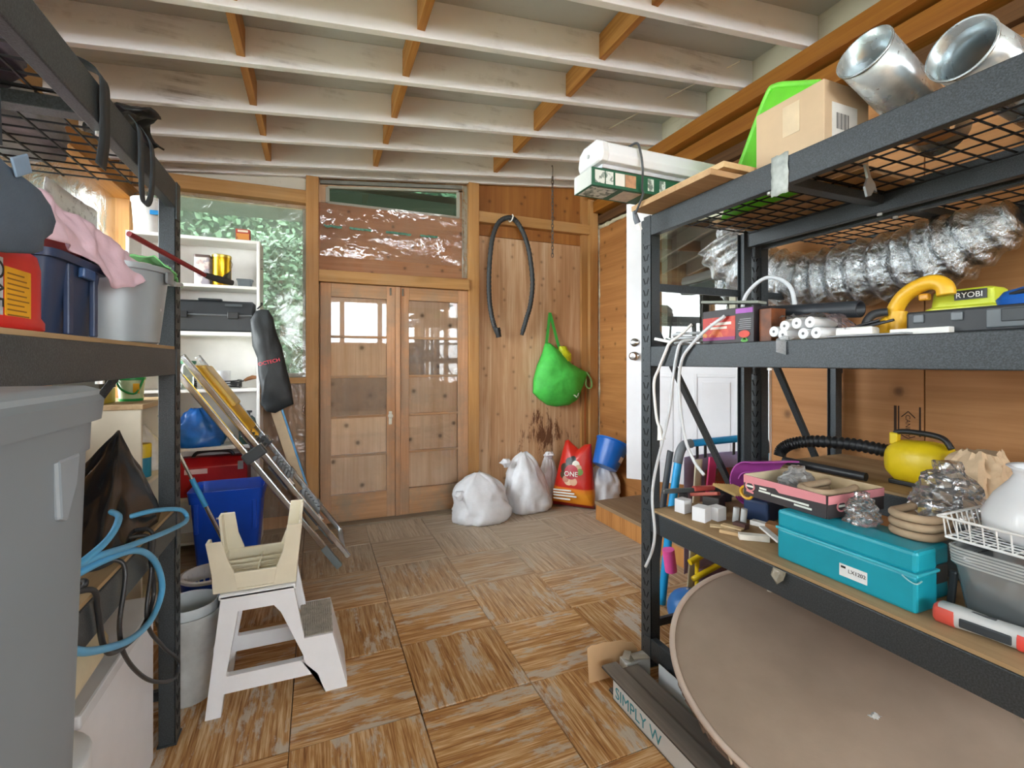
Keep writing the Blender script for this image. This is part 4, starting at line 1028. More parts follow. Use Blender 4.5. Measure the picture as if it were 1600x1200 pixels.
# ---- white step stool, seen from its side
ss = thing('step_stool', 'white plastic two step stool with grey worn tread', 'stool', (-.13, 2.25, 0))
M_SW = plain('#e4e6ea', .38, 0, .03)
def side(y0, y1):
    outer = [(-.388, 0), (-.335, 0), (-.325, .085), (.005, .085), (.035, 0), (.12, 0), (.062, .236), (-.045, .236), (-.085, .458), (-.335, .458)]
    inner = [(-.318, .155), (-.316, .152), (-.313, .15), (-.055, .15), (-.05, .151), (-.047, .154), (-.047, .165), (-.13, .36), (-.155, .392), (-.278, .392)]
    return MB().frame(outer, inner, 1, y0, y1)
side(2.085, 2.115).build('side_frame', M_SW, ss, bevel=.008, seg=3)
side(2.375, 2.405).build('side_frame', M_SW, ss, bevel=.008, seg=3)
part(B(-.345, -.075, 2.085, 2.405, .44, .462), 'top_step', M_SW, ss, .008)
MB().prism([(-.06, .235), (.0635, .235), (.1225, .0), (.105, .0), (.048, .215), (-.06, .215)], 1, 2.1155, 2.3745).build('lower_step', M_SW, ss, bevel=.006)
tr = MB()
for k in range(14): tr.box(-.062 + k * .0088, -.057 + k * .0088, 2.10, 2.39, .2355, .2385)
o = part(B(-.066, .064, 2.095, 2.395, .2352, .2366), 'tread', plain('#b9b5ac', .75, 0, .3, 40), ss, 0, label='grey worn ribbed tread')
t2 = tr.build('tread_ribs', plain('#a8a49b', .75, 0, .3, 40), o); t2['kind'] = 'stuff'
part(B(-.365, -.34, 2.11, 2.38, .20, .26), 'cross_bar', M_SW, ss, .006)
part(B(-.34, -.322, 2.112, 2.378, .3, .44), 'back_panel', M_SW, ss, .004)

# ---- beige stool upside down on top
us = thing('step_stool', 'small beige plastic stool turned upside down on the white stool', 'stool', (-.215, 2.245, .4625))
M_BE = plain('#d9d1ba', .45, 0, .05)
sx0, sx1, sy0, sy1 = -.365, -.075, 2.10, 2.39
part(B(sx0, sx1, sy0, sy1, .463, .473), 'seat', M_BE, us, .004)
for a in ((sx0, sx1, sy0, sy0 + .014), (sx0, sx1, sy1 - .014, sy1)): part(B(a[0] + .01, a[1] - .01, a[2], a[3], .473, .535), 'apron', M_BE, us, .004)
for a in ((sx0, sx0 + .014), (sx1 - .014, sx1)): part(B(a[0], a[1], sy0 + .01, sy1 - .01, .473, .535), 'apron', M_BE, us, .004)
rbm = MB()
for k in range(1, 5): rbm.box(sx0 + .014, sx1 - .014, sy0 + .055 * k, sy0 + .055 * k + .005, .473, .505)
for k in (1,): rbm.box(-.2225, -.2175, sy0 + .014, sy1 - .014, .473, .508)
rr_ = rbm.build('underside_ribs', M_BE, us); rr_['kind'] = 'stuff'
for ix, iy, hh in ((0, 0, .665), (1, 0, .70), (0, 1, .69), (1, 1, .715)):
    x = sx0 if ix == 0 else sx1; y = sy0 if iy == 0 else sy1; dx = 1 if ix == 0 else -1; dy = 1 if iy == 0 else -1
    m = MB()
    def q(u, z): return u
    sp0, sp1 = -.0, -.02
    poly = lambda z, w, ox: [(x + dx * (-ox), y + dy * (-ox * .6)), (x + dx * (w - ox), y + dy * (-ox * .6)), (x + dx * (w - ox), y + dy * (.012 - ox * .6)), (x + dx * (.012 - ox), y + dy * (.012 - ox * .6)), (x + dx * (.012 - ox), y + dy * (w - ox * .6)), (x + dx * (-ox), y + dy * (w - ox * .6))]
    rings = [[(p[0], p[1], z) for p in poly(z, w, ox)] for z, w, ox in ((.465, .085, 0), (.54, .075, .004), (.60, .06, .012), (hh, .055, .022))]
    if dx * dy < 0: rings = [r[::-1] for r in rings]
    m.loft(rings).build('leg', M_BE, us, bevel=.003)

# ---- blue basket and grey bin beside the left rack
bb_ = thing('basket', 'small blue round basket with a white rim behind the grey bin', 'basket', (-.47, 2.62, 0))
MB().lathe((-.47, 2.62, 0), [(.001, .02), (.085, .02), (.108, .345), (.112, .345), (.09, .0), (.001, 0)], 28).build('shell', M_RB, bb_, smooth=True)
MB().lathe((-.47, 2.62, .342), [(.106, 0), (.118, .0), (.12, .014), (.106, .016), (.1, -.05), (.098, -.05)], 28, False, False).build('rim', plain('#e8eaee', .4), bb_, smooth=True)
gv = MB()
for k in range(26):
    a = 2 * PI * k / 26; gv.bar((-.47 + .099 * math.cos(a), 2.62 + .099 * math.sin(a), .20), (-.47 + .104 * math.cos(a), 2.62 + .104 * math.sin(a), .335), .008, .003, (math.cos(a), math.sin(a), 0))
gs = gv.build('liner_slats', plain('#dfe2e8', .4), bb_); gs['kind'] = 'stuff'
gbn = thing('waste_bin', 'dusty grey plastic waste bin on the floor beside the left rack', 'bin', (-.475, 2.275, 0))
M_GB = plain('#b9bcbb', .5, 0, .2, 12)
MB().lathe((-.475, 2.275, 0), [(.001, .015), (.075, .015), (.105, .345), (.112, .345), (.112, .325), (.108, .32), (.08, .0), (.001, 0)], 28).build('shell', M_GB, gbn, smooth=True)
tag(MB().lathe((-.475, 2.275, .018), [(.001, .0), (.07, .0), (.098, .365), (.101, .365), (.075, .004)], 28, True, False).build('bin_liner', plain('#c6ced2', .4), smooth=True), 'pale grey inner pail standing inside the dusty waste bin', 'pail')

# ================================================================ ON THE LEFT RACK
ZS = 1.407      # middle shelf
# red jug
rj = thing('jug', 'red plastic jug with a yellow text label on the left rack', 'jug', (-.57, 1.13, ZS))
M_RED = plain('#cf2020', .35, 0, .08)
MB().loft([ring(-.575, 1.14, ZS + z, a, b, 6, 32) for z, a, b in ((0, .068, .115), (.006, .075, .122), (.02, .075, .122), (.03, .07, .117), (.125, .07, .117), (.15, .066, .11), (.168, .045, .08), (.18, .02, .03))]).build('body', M_RED, rj, smooth=True, ang=50)
B(-.5045, -.5028, 1.105, 1.185, ZS + .016, ZS + .112).build('label', plain('#e5a51e', .5), rj, bevel=.0)
lnm = MB()
for k in range(9): lnm.box(-.5028, -.5022, 1.110, 1.178 - .008 * (k % 3), ZS + .026 + k * .0092, ZS + .0285 + k * .0092)
o = lnm.build('printed_line', plain('#8a5a1c', .6), rj); o['kind'] = 'stuff'
B(-.5047, -.5028, 1.02, 1.098, ZS + .02, ZS + .125).build('label', plain('#b4b6b8', .5), rj)
text('lettering', 'OAF', .042, plain('#1c1c1e', .5), rj, (-.5022, 1.07, ZS + .12), (0, 0, -1), (0, 1, 0))
MB().tube([(-.575, 1.14, ZS + .175), (-.575, 1.14, ZS + .198)], .022, 16).build('cap', plain('#1d1d1f', .5), rj, smooth=True)
# navy tub
nt = thing('storage_tub', 'navy blue plastic tub between the red jug and the grey pail', 'tub', (-.60, 1.42, ZS))
M_NAVY = plain('#2d3d5c', .45, 0, .12)
MB().loft([ring(-.62, 1.415, ZS + z, a, b, 9, 36) for z, a, b in ((0, .085, .118), (.005, .09, .122), (.165, .108, .138), (.165, .118, .148), (.182, .12, .15), (.182, .108, .138), (.01, .086, .118))]).build('shell', M_NAVY, nt, smooth=True, ang=35)
part(B(-.52, -.508, 1.35, 1.372, ZS + .005, ZS + .165), 'rib', M_NAVY, nt, .003); part(B(-.516, -.504, 1.47, 1.49, ZS + .005, ZS + .165), 'rib', M_NAVY, nt, .003)
part(B(-.512, -.498, 1.40, 1.46, ZS + .14, ZS + .165), 'grip', plain('#3a5a8a', .4), nt, .004)
# coral handled dustpan lying on the tub
dp = thing('dustpan', 'coral plastic dustpan handle lying across the navy tub', 'dustpan', (-.53, 1.42, ZS + .184))
hd = MB().loft([ring(0, 0, z, a, b, 4, 24) for z, a, b in ((0, .028, .012), (.06, .03, .013), (.15, .026, .012), (.2, .03, .012), (.225, .022, .01))])
MB().add([(-.54 + .25 * p[0] * 4 * .25, 1.27 + p[2] * 1.15, ZS + .215 + p[0] * .8 + p[1] * .2) for p in hd.v], hd.f).build('handle', plain('#e0705c', .4), dp, smooth=True)
MB().obox((-.527, 1.478, ZS + .215), (.03, .045, .014)).build('hanging_slot', plain('#8a3a30', .6), dp, bevel=.006)
MB().tube([(-.53, 1.50, ZS + .205), (-.525, 1.56, ZS + .20)], .016, 12, rr=[.017, .013]).build('grip_end', plain('#6d6a58', .5), dp, smooth=True)
# grey pail
sp_l = thing('pail', 'large silver grey plastic pail on the left rack', 'pail', (-.57, 1.765, ZS))
M_SIL = plain('#9aa2a6', .32, .2, .06)
MB().lathe((-.57, 1.765, ZS), [(.001, .01), (.115, .01), (.143, .21), (.152, .212), (.152, .228), (.145, .228), (.12, .004), (.115, 0), (.001, 0)], 36).build('shell', M_SIL, sp_l, smooth=True)
MB().grid(lambda u, v: (-.57 + .1535 * math.cos(-.25 + .5 * u), 1.765 + .1535 * math.sin(-.25 + .5 * u), ZS + .185 + .03 * v + .012 * math.sin(PI * u) * (v - .4)), 10, 3).build('ear', plain('#7d8488', .4), sp_l, smooth=True, solid=.006)
MB().tube(spline([(-.425, 1.83, ZS + .195), (-.425, 1.91, ZS + .205), (-.50, 1.955, ZS + .212), (-.62, 1.94, ZS + .21)], 6), .007, 8).build('handle', plain('#b9bdbe', .35, .4), sp_l, smooth=True)
MB().obox((-.4405, 1.765, ZS + .11), (.0015, .035, .008), (.5, 0, 0)).build('tape_scrap', plain('#e4e8ea', .5), sp_l)
# pink cloth and green cloth over it
def pink(u, v):
    y = 1.13 + .80 * u
    lo = 1.585 + .015 * math.sin(u * 9) - .03 * math.exp(-((u - .52) / .1) ** 2) + .05 * max(0, u - .6)
    hi = 1.685 + .035 * math.sin(PI * min(1, u * 1.6)) - .015 * u + .018 * nz(u * 7, 2)
    if v < .45:
        t = v / .45; x = -.478 - .05 * t - .05 * max(0, .5 - u) ; z = lo + (hi - lo) * t
    else:
        t = (v - .45) / .55; x = -.528 - .26 * t - .05 * max(0, .5 - u); z = hi + .012 * math.sin(PI * t) - .03 * t
    if u > .5: x += .05 * (u - .5) * (1 - v) * 2
    f = 1 - .6 * abs(v - .4)
    return (x + f * (.022 * nz(u * 9, v * 4, 9) + .012 * nz(u * 22, v * 9, 4)), y + .01 * nz(u * 8, v * 8), z + .018 * nz(u * 10, v * 6, 3))
tag(MB().grid(pink, 70, 36).build('cloth', plain('#e6c6d4', .8, 0, .06, 12, .3, 60), smooth=True, ang=180, solid=.003), 'pale pink cloth bunched over the tub and grey pail', 'cloth')
def grn(u, v):
    y = 1.74 + .22 * u; x = -.412 - .13 * v - .02 * u
    return (x + .01 * nz(u * 5, v * 6, 4), y, ZS + .262 - .03 * u + .014 * nz(u * 6, v * 5, 2) - .03 * max(0, 1 - v * 3))
tag(MB().grid(grn, 24, 16).build('cloth', plain('#8ddf90', .8, 0, .08, 14, .3, 60), smooth=True, ang=180, solid=.003), 'light green cloth over the edge of the grey pail', 'cloth')
rp = thing('snow_brush', 'dark red pole with a black grip poking out past the left rack', 'brush', (-.5, 2.1, 1.68))
MB().tube([(-.519, 1.75, 1.735), (-.395, 2.13, 1.684)], .0085, 10).build('pole', plain('#7d2226', .35), rp, smooth=True)
MB().tube([(-.395, 2.13, 1.684), (-.36, 2.165, 1.678), (-.315, 2.21, 1.672)], .013, 12, rr=[.011, .014, .011]).build('grip', plain('#2b2a29', .6), rp, smooth=True)
# hanging grey pouch
hp_ = thing('hanging_pouch', 'dark slate fabric pouch hanging in front of the left rack', 'pouch', (-.44, 1.02, 1.5))
ol = densify([(.80, 1.70), (.985, 1.66), (1.02, 1.655), (1.08, 1.65), (1.115, 1.635), (1.132, 1.61), (1.12, 1.585), (1.09, 1.565), (1.085, 1.545), (1.06, 1.535), (.98, 1.52), (.80, 1.50)], 4)
pillow(ol, lambda a, b, d: (-.448 + d, a, b), .012, .004, 4, .003, 6, 8.).build('pouch_body', plain('#4a5663', .75, 0, .12, 14, .25, 120), hp_, smooth=True, ang=180)
MB().obox((-.436, 1.0, 1.665), (.004, .05, .03), (.5, 0, 0)).build('buckle', plain('#7d94ab', .5), hp_, bevel=.004)
MB().bar((-.444, .93, 1.98), (-.444, .95, 1.68), .003, .03, (0, 1, 0)).build('strap', plain('#2a3138', .7), hp_)
# straps over the top beam
def strap(name, label, pts, w, col):
    P_ = spline(pts, 6)
    m = MB()
    for a, b in zip(P_, P_[1:]): m.bar(a, b, .002, w, (0, 1, 0))
    return tag(m.build(name, plain(col, .65), smooth=False), label, 'strap')
M_ST = '#24292d'
def ribbon(pts, w, d=(0, 1, 0)):
    P_ = spline(pts, 8); D_ = Vector(d) * w / 2
    return MB().loft([[p - D_, p + D_, p + D_ + Vector((.002, 0, 0)), p - D_ + Vector((.002, 0, 0))] for p in P_])
tag(ribbon([(-.50, 1.36, 2.03), (-.455, 1.362, 2.005), (-.452, 1.368, 1.93), (-.455, 1.375, 1.86), (-.46, 1.37, 1.80)], .055).build('strap', plain(M_ST, .6), smooth=True, ang=180), 'wide black strap hanging straight down over the left top beam', 'strap')
tag(ribbon([(-.47, 1.60, 2.02), (-.452, 1.60, 1.99), (-.45, 1.605, 1.90), (-.452, 1.62, 1.825), (-.454, 1.65, 1.80), (-.45, 1.685, 1.83), (-.448, 1.70, 1.92), (-.45, 1.69, 1.99), (-.47, 1.68, 2.03)], .042).build('strap', plain('#303a42', .6), smooth=True, ang=180), 'looped dark strap hanging over the left top beam', 'strap')
fl = MB().grid(lambda u, v: (-.44 - .16 * v + .03 * math.sin(u * 6), 1.56 + .26 * u, 2.01 + .055 * math.sin(PI * (u * .8 + .1)) * (1 - .5 * v) + .02 * nz(u * 5, v * 5)), 18, 10)
tag(fl.build('bag_flap', plain('#15181a', .35, 0, .2), smooth=True, ang=180, solid=.006), 'glossy black flap lying over the left top beam', 'flap')
# bags on the top wire shelf
tag(bag(-.78, 1.27, 1.973, .18, .2, .24, [(0, 1), (.3, 1.08), (.7, .9), (1, .5)], 41, .2).build('duffel_bag', plain('#4a424c', .6, 0, .2, 10, .3), smooth=True, ang=180), 'dark purple grey bag on the top wire shelf at left', 'bag')
tag(bag(-.82, 1.76, 1.973, .14, .15, .14, [(0, 1), (.3, 1.08), (.7, .9), (1, .6)], 44, .2).build('plastic_bag', plain('#7a7674', .4, 0, .3, 8, .4), smooth=True, ang=180), 'grey film bag on the top wire shelf at left', 'bag')
rsw = print_mat('red_swirl_print', '#7d7a78', ['#c84a44', '#d89088', '#6a6664'], 7.)
tag(bag(-.84, .84, 1.973, .17, .13, .20, [(0, 1), (.3, 1.06), (.7, .9), (1, .6)], 47, .2).build('printed_bag', rsw, smooth=True, ang=180), 'grey bag with red swirls seen through the left wire shelf', 'bag')
# paper covered panel behind the rack
npn = MB().grid(lambda u, v: (-1.20 + .012 * nz(u * 5, v * 5), 2.95 + .58 * u, 1.78 + .46 * v), 20, 12)
tag(npn.build('paper_sheet', print_mat('newsprint', '#dfe0df', ['#b9b9b8', '#8f8f90', '#cfcfce'], 30.), smooth=True, ang=180, solid=.002), 'grey and white printed paper hung at the window behind the left rack', 'paper')
# brown carton on the lower shelf
cb = thing('cardboard_box', 'plain brown cardboard box at the back of the left rack', 'box', (-.89, 1.65, .837))
M_CARD = plain('#c79a66', .75, 0, .08, 8)
part(B(-1.03, -.755, 1.4, 1.90, .8365, 1.29), 'box_body', M_CARD, cb, .004)
part(B(-1.03, -.90, 1.4, 1.90, 1.2905, 1.294), 'flap', M_CARD, cb, 0); part(B(-.895, -.755, 1.4, 1.90, 1.2905, 1.294), 'flap', M_CARD, cb, 0)
# black refuse bag
M_BBAG = plain('#17181b', .22, 0, .2, 10, .45, 14)
bkb = MB()
base = ring(-.605, 1.76, .8365, .125, .27, 3.5, 44)
rows = []
for i in range(19):
    t = i / 18; ax, ay = -.60, 1.93; s = 1 - t ** 1.15
    r = []
    for k, p in enumerate(base):
        a = 2 * PI * k / 44
        w = 1 + .22 * nz(math.cos(a) * 2, math.sin(a) * 2, t * 2.5 + 3) + .12 * nz(math.cos(a) * 6, math.sin(a) * 6, t * 5)
        r.append((ax + (p[0] - ax) * s * w + (0 if s > .02 else .003 * math.cos(a)), ay + (p[1] - ay) * s * w + (0 if s > .02 else .003 * math.sin(a)), .8365 + .29 * t + (.012 * nz(a * 2, t * 5) if 0 < t < 1 else 0)))
    rows.append(r)
bkb.loft(rows)
tag(bkb.build('refuse_bag', M_BBAG, smooth=True, ang=180), 'glossy black refuse bag on the lower shelf of the left rack', 'bag')
# blue hose and black cords spilling over the beam
M_BH = plain('#55a7d6', .4, 0, .08)
bh = thing('garden_hose', 'coiled light blue hose spilling over the left lower shelf', 'hose', (-.44, 1.5, .85))
h1 = [(-.52, 1.02, .86), (-.435, 1.10, .831), (-.43, 1.244, .749), (-.43, 1.461, .656), (-.43, 1.633, .626), (-.43, 1.723, .668), (-.43, 1.662, .769), (-.435, 1.529, .854), (-.45, 1.342, .90), (-.50, 1.161, .90), (-.56, 1.05, .88)]
MB().tube(spline(h1, 8), .0085, 10).build('coil', M_BH, bh, smooth=True, ang=180)
h2 = [(-.52, 1.13, .92), (-.44, 1.26, .935), (-.43, 1.444, .895), (-.425, 1.768, .826), (-.425, 1.99, .79), (-.44, 1.985, .83), (-.47, 1.80, .885), (-.52, 1.68, .90)]
MB().tube(spline(h2, 8), .0075, 10).build('coil', M_BH, bh, smooth=True, ang=180)
MB().tube(spline([(-.46, 1.14, .93), (-.435, 1.318, .948), (-.45, 1.45, .965), (-.50, 1.56, .955)], 8), .0075, 10).build('coil', M_BH, bh, smooth=True, ang=180)
ec = thing('cable_tangle', 'black power cords looping down below the left lower shelf', 'cord', (-.44, 1.6, .6))
c1 = [(-.50, 1.22, .87), (-.449, 1.29, .86), (-.448, 1.322, .80), (-.448, 1.350, .709), (-.448, 1.414, .654), (-.448, 1.598, .609), (-.448, 1.711, .655), (-.448, 1.681, .781), (-.45, 1.66, .85), (-.52, 1.64, .85)]
c2 = [(-.52, 1.44, .86), (-.449, 1.477, .842), (-.448, 1.447, .696), (-.448, 1.500, .586), (-.448, 1.681, .421), (-.448, 1.921, .277), (-.448, 1.986, .30), (-.448, 1.809, .448), (-.448, 1.652, .608), (-.448, 1.69, .743), (-.45, 1.70, .85), (-.52, 1.72, .85)]
M_CRD = plain('#2a2b2d', .45, 0, .2, 20)
MB().tube(spline(c1, 8), .006, 8).build('cord', M_CRD, ec, smooth=True, ang=180)
MB().tube(spline(c2, 8), .0055, 8).build('cord', M_CRD, ec, smooth=True, ang=180)
tg = [(-.52 + .05 * math.sin(k * .7), 1.32 + .012 * k + .03 * math.cos(k * 1.1), .845 + .02 * abs(math.sin(k * .9))) for k in range(16)]
MB().tube(spline(tg, 4), .006, 8).build('cord', M_CRD, ec, smooth=True, ang=180)
tag(MB().obox((-.53, 1.17, .855), (.05, .06, .035), (0, 0, .3)).build('battery_pack', plain('#b01c1e', .4), bevel=.006), 'small red block among the cords on the left lower shelf', 'block')
# white chest and canvas roll below
wc = thing('storage_chest', 'plain white storage chest under the left rack', 'chest', (-.75, 1.7, 0))
part(B(-1.0, -.51, 1.38, 1.95, 0, .51), 'body', plain('#e3e5ea', .45, 0, .03), wc, .006)
part(B(-1.01, -.495, 1.37, 1.985, .511, .545), 'lid', plain('#d2d4d8', .45, 0, .03), wc, .006)
cr = thing('canvas_roll', 'beige canvas roll with a brown band on the floor side of the left rack', 'roll', (-.52, 1.25, .55))
rows = []
for k in range(15):
    t = k / 14; y = 1.0 + .52 * t
    rows.append([(-.545 + .052 * math.cos(2 * PI * i / 24) * (1 + .12 * nz(i * .6, t * 4)), y,   .618 + .06 * math.sin(2 * PI * i / 24) * (1 + .1 * nz(i * .5, t * 4, 3)) + .03 * (t - .5)) for i in range(24)])
MB().loft(rows).build('cloth', plain('#d3c6a6', .8, 0, .1, 10, .4, 60), cr, smooth=True, ang=180)
MB().tube([(-.545, 1.13, .610), (-.545, 1.19, .614)], .063, 24).build('band', plain('#8d7c50', .8, 0, .2), cr, smooth=True)
gl_ = thing('pail', 'white pail with a blue label under the beige canvas roll', 'pail', (-.55, 1.28, 0))
MB().lathe((-.56, 1.24, 0), [(.001, 0), (.10, 0), (.118, .48), (.124, .482), (.124, .53), (.118, .535), (.001, .535)], 30).build('shell', plain('#dfe1e4', .45, 0, .05), gl_, smooth=True)
MB().grid(lambda u, v: (-.56 + (.1125) * math.cos(-.6 + u), 1.24 + .1125 * math.sin(-.6 + u), .2 + .12 * v), 10, 2).build('label', plain('#3a5f94', .5), gl_, smooth=True)

# ---- big grey bin right beside the camera
tb = thing('storage_bin', 'large grey plastic bin in the left foreground', 'bin', (-.32, .34, 0))
M_TOTE = plain('#666c70', .42, 0, .04)
rows = [(0, .077, .24), (.015, .082, .245), (1.262, .110, .292), (1.262, .1125, .2945), (1.292, .1135, .2955), (1.292, .120, .302), (1.312, .122, .304), (1.318, .118, .30)]
MB().loft([ring(-.322, .335, z, a, b, 14, 64) for z, a, b in rows]).build('shell', M_TOTE, tb, smooth=True, ang=35)
MB().loft([ring(-.322, .335, z, a, b, 14, 64) for z, a, b in ((1.3125, .118, .30), (1.322, .119, .301), (1.326, .11, .292))]).build('lid', plain('#7d8487', .4, 0, .04), tb, smooth=True, ang=35)
MB().prism([(.535, 1.264), (.578, 1.264), (.572, 1.235), (.553, 1.205), (.54, 1.21)], 0, -.222, -.2085).build('handle_gusset', plain('#747b80', .35), tb, bevel=.003)
# ================================================================ TOP OF THE RIGHT RACK
ZT = 2.0
M_PINE = wood('pale_pine', '#dcbf94', '#c09e6e', 1, .6, .1, .6)
M_PINEU = wood('birch_board', '#c9a67c', '#a8845c', 0, .65, .1, .8)
b1 = tag(B(1.262, 1.46, 1.255, 1.70, ZT + .002, ZT + .024).build('board', M_PINEU, bevel=.002), 'lower of two pale boards overhanging the right rack top beam', 'board')
b2 = tag(B(1.30, 1.56, 1.232, 1.71, ZT + .025, ZT + .047).build('board', M_PINE, bevel=.002), 'upper of two pale boards on the right rack, under the lamp boxes', 'board')
lb = thing('lamp_carton', 'long green printed lamp carton under the white light fixture', 'box', (1.3, 1.66, ZT + .048))
z0 = ZT + .0485
part(B(1.0, 1.62, 1.60, 1.735, z0, z0 + .072), 'box_body', plain('#1f5a40', .5, 0, .12), lb, .002)
part(B(.9985, 1.0, 1.602, 1.733, z0 + .002, z0 + .07), 'end_flap', plain('#c9ccc6', .6), lb, 0)
M_PR = print_mat('lamp_carton_print', '#dfe3dc', ['#26443a', '#8a9a90', '#3a5248'], 60.)
for a, b_, m in ((1.015, 1.06, M_PR), (1.065, 1.10, M_PR), (1.11, 1.155, plain('#e6e2da', .5)), (1.158, 1.21, plain('#b98a68', .5, 0, .3, 30)), (1.27, 1.30, M_PR), (1.33, 1.36, M_PR)):
    B(a, b_, 1.5985, 1.60, z0 + .012, z0 + .062).build('printed_panel', m, lb)
for a, b_, m in ((1.01, 1.13, M_PR), (1.16, 1.25, plain('#c9b8a8', .5, 0, .2, 30))):
    B(a, b_, 1.615, 1.72, z0 - .001, z0).build('printed_panel', m, lb)
lf = thing('light_fixture', 'white plastic strip light fixture lying on the lamp carton', 'light fixture', (1.4, 1.66, z0 + .073))
zf = z0 + .073
def sec(x, k=1.):
    return [(x, 1.655 + (y - 1.655) * k, zf + .055 + (z - .055) * k) for y, z in ((1.575, .018), (1.735, .018), (1.748, .045), (1.735, .092), (1.70, .112), (1.61, .112), (1.575, .092), (1.562, .045))]
MB().loft([sec(1.055), sec(1.80)]).build('diffuser', plain('#eef0f4', .35, 0, .02), lf, bevel=.004)
MB().loft([sec(1.02, .86), sec(1.028, 1.02), sec(1.055, 1.03)]).build('end_cap', plain('#e8e9ea', .4, 0, .02), lf, bevel=.004)
part(B(1.05, 1.80, 1.60, 1.71, zf + .002, zf + .018), 'housing', plain('#c9ccd2', .5), lf, .002)
for z in (.04, .075): MB().lathe((0, 0, 0), [(.001, 0), (.006, 0)], 8)
MB().tube([(1.019, 1.655, zf + .06), (1.015, 1.655, zf + .06)], .008, 10).build('knockout', plain('#bfc2c6', .5), lf)
pc = thing('hanging_cable', 'grey power cord with a white plug hanging from the light fixture', 'cord', (1.2, 1.55, 2.1))
MB().tube(spline([(1.19, 1.64, zf + .116), (1.195, 1.575, zf + .113), (1.197, 1.553, zf + .07), (1.206, 1.55, zf), (1.23, 1.585, zf - .06), (1.245, 1.60, 2.04), (1.252, 1.66, 1.98)], 8), .0045, 8).build('cord', plain('#4f5458', .5), pc, smooth=True)
MB().tube([(1.253, 1.667, 1.995), (1.262, 1.668, 1.965), (1.272, 1.668, 1.945)], .012, 10, rr=[.008, .012, .013]).build('plug', plain('#5d646a', .5), pc, smooth=True)
MB().obox((1.279, 1.668, 1.93), (.012, .02, .03), (0, -.4, 0)).build('plug_cover', plain('#e6e6e2', .5), pc, bevel=.003)
# cardboard box
cdb = thing('cardboard_box', 'pale cardboard box with a white shipping label on the right rack top', 'box', (1.55, 1.1, ZT))
M_CARD2 = plain('#cdb291', .75, 0, .06, 8)
part(B(1.445, 1.66, .98, 1.225, ZT - .012, 2.225), 'box_body', M_CARD2, cdb, .003)
part(B(1.48, 1.60, .9785, .98, 2.03, 2.16), 'shipping_label', plain('#e8e6e0', .6), cdb, 0)
bcm = MB()
for k in range(10): bcm.box(1.50 + k * .006, 1.5035 + k * .006 - .001 * (k % 3), .978, .9786, 2.08, 2.13)
o = bcm.build('barcode', plain('#3a3a3a', .6), cdb); o['kind'] = 'stuff'
part(B(1.4435, 1.445, 1.06, 1.12, 2.10, 2.2), 'tape', plain('#d8c4a4', .4), cdb, 0)
# lime green sled
sld = thing('plastic_sled', 'lime green plastic sled leaning behind the cardboard box', 'sled', (1.62, 1.4, ZT))
pillow(densify([(1.62, ZT - .01), (1.50, 2.217), (1.385, 2.425), (1.34, 2.45), (1.25, 2.41), (1.16, 2.365), (1.14, 2.2), (1.235, ZT - .01)], 5), lambda a, b, d: (1.69 - d, a, b), .02, .02, 2, .0, 6).build('shell', plain('#6fd43a', .35, 0, .08), sld, smooth=True, ang=60)
MB().tube(spline([(1.69, 1.605, 2.03), (1.69, 1.50, 2.217), (1.69, 1.385, 2.423), (1.69, 1.34, 2.448), (1.69, 1.25, 2.408), (1.69, 1.165, 2.366)], 8), .012, 10).build('rolled_rim', plain('#7fe04a', .35), sld, smooth=True, ang=180)
# two galvanised duct pipes
def galv():
    t = NT('galvanised_steel'); v = t.coords()
    c = t.ramp(t.noise(v, 9, 5, .6), [(.35, lin('#a9b6bc')), (.6, lin('#dbe4e8'))])
    r = t.ramp(t.noise(v, 6, 4), [(.4, (.16, .16, .16)), (.65, (.38, .38, .38))])
    t.pbr(c, r, .72); return t.m
M_GALV = galv()
def duct(label, a, b, r):
    t = thing('duct_pipe', label, 'pipe', a, group='galvanised duct pipes on the right rack')
    a, b = Vector(a), Vector(b); d = (b - a).normalized()
    P_ = [a, a + d * .004, a.lerp(b, .5), b]
    m = MB().tube([a, a.lerp(b, .33), a.lerp(b, .66), b], r, 40, cap=False)
    m.build('pipe_wall', M_GALV, t, smooth=True, ang=180, solid=.002)
    MB().tube([a, a + d * .006], r + .0025, 40, cap=False).build('hemmed_edge', M_GALV, t, smooth=True, ang=180, solid=.003)
    e = d.orthogonal().normalized()
    MB().bar(a + e * (r + .002), b + e * (r + .002), .012, .003, e).build('seam', M_GALV, t)
    return t
duct('galvanised duct pipe propped beside the cardboard box', (1.475, .885, 2.255), (1.90, .895, 2.092), .072)
duct('galvanised duct pipe lying at the right end of the top shelf', (1.50, .672, 2.14), (1.94, .66, 2.085), .072)
# things seen from below through the wire shelf
cpw = bag(1.58, .785, ZT - .014, .07, .055, .07, [(0, 1), (.5, 1), (1, .5)], 51, .35)
tag(cpw.build('crumpled_paper', plain('#b58a5c', .8, 0, .2, 10, .3), smooth=True, ang=50), 'crumpled brown paper on the top wire shelf under the duct pipes', 'paper')
tag(bag(1.80, .50, ZT - .014, .12, .14, .07, [(0, 1), (.5, 1), (1, .5)], 53, .3).build('plastic_bag', film('foil_bag', '#d9e0e4', .3, .1, 16, .4, .01), smooth=True, ang=180), 'clear plastic bag lying on the top wire shelf at the far right', 'bag')
tag(B(1.70, 1.95, 1.0, 1.68, ZT - .016, ZT + .004).build('board', M_PINEU, bevel=.002), 'wide brown board lying inside the right rack top shelf', 'board')
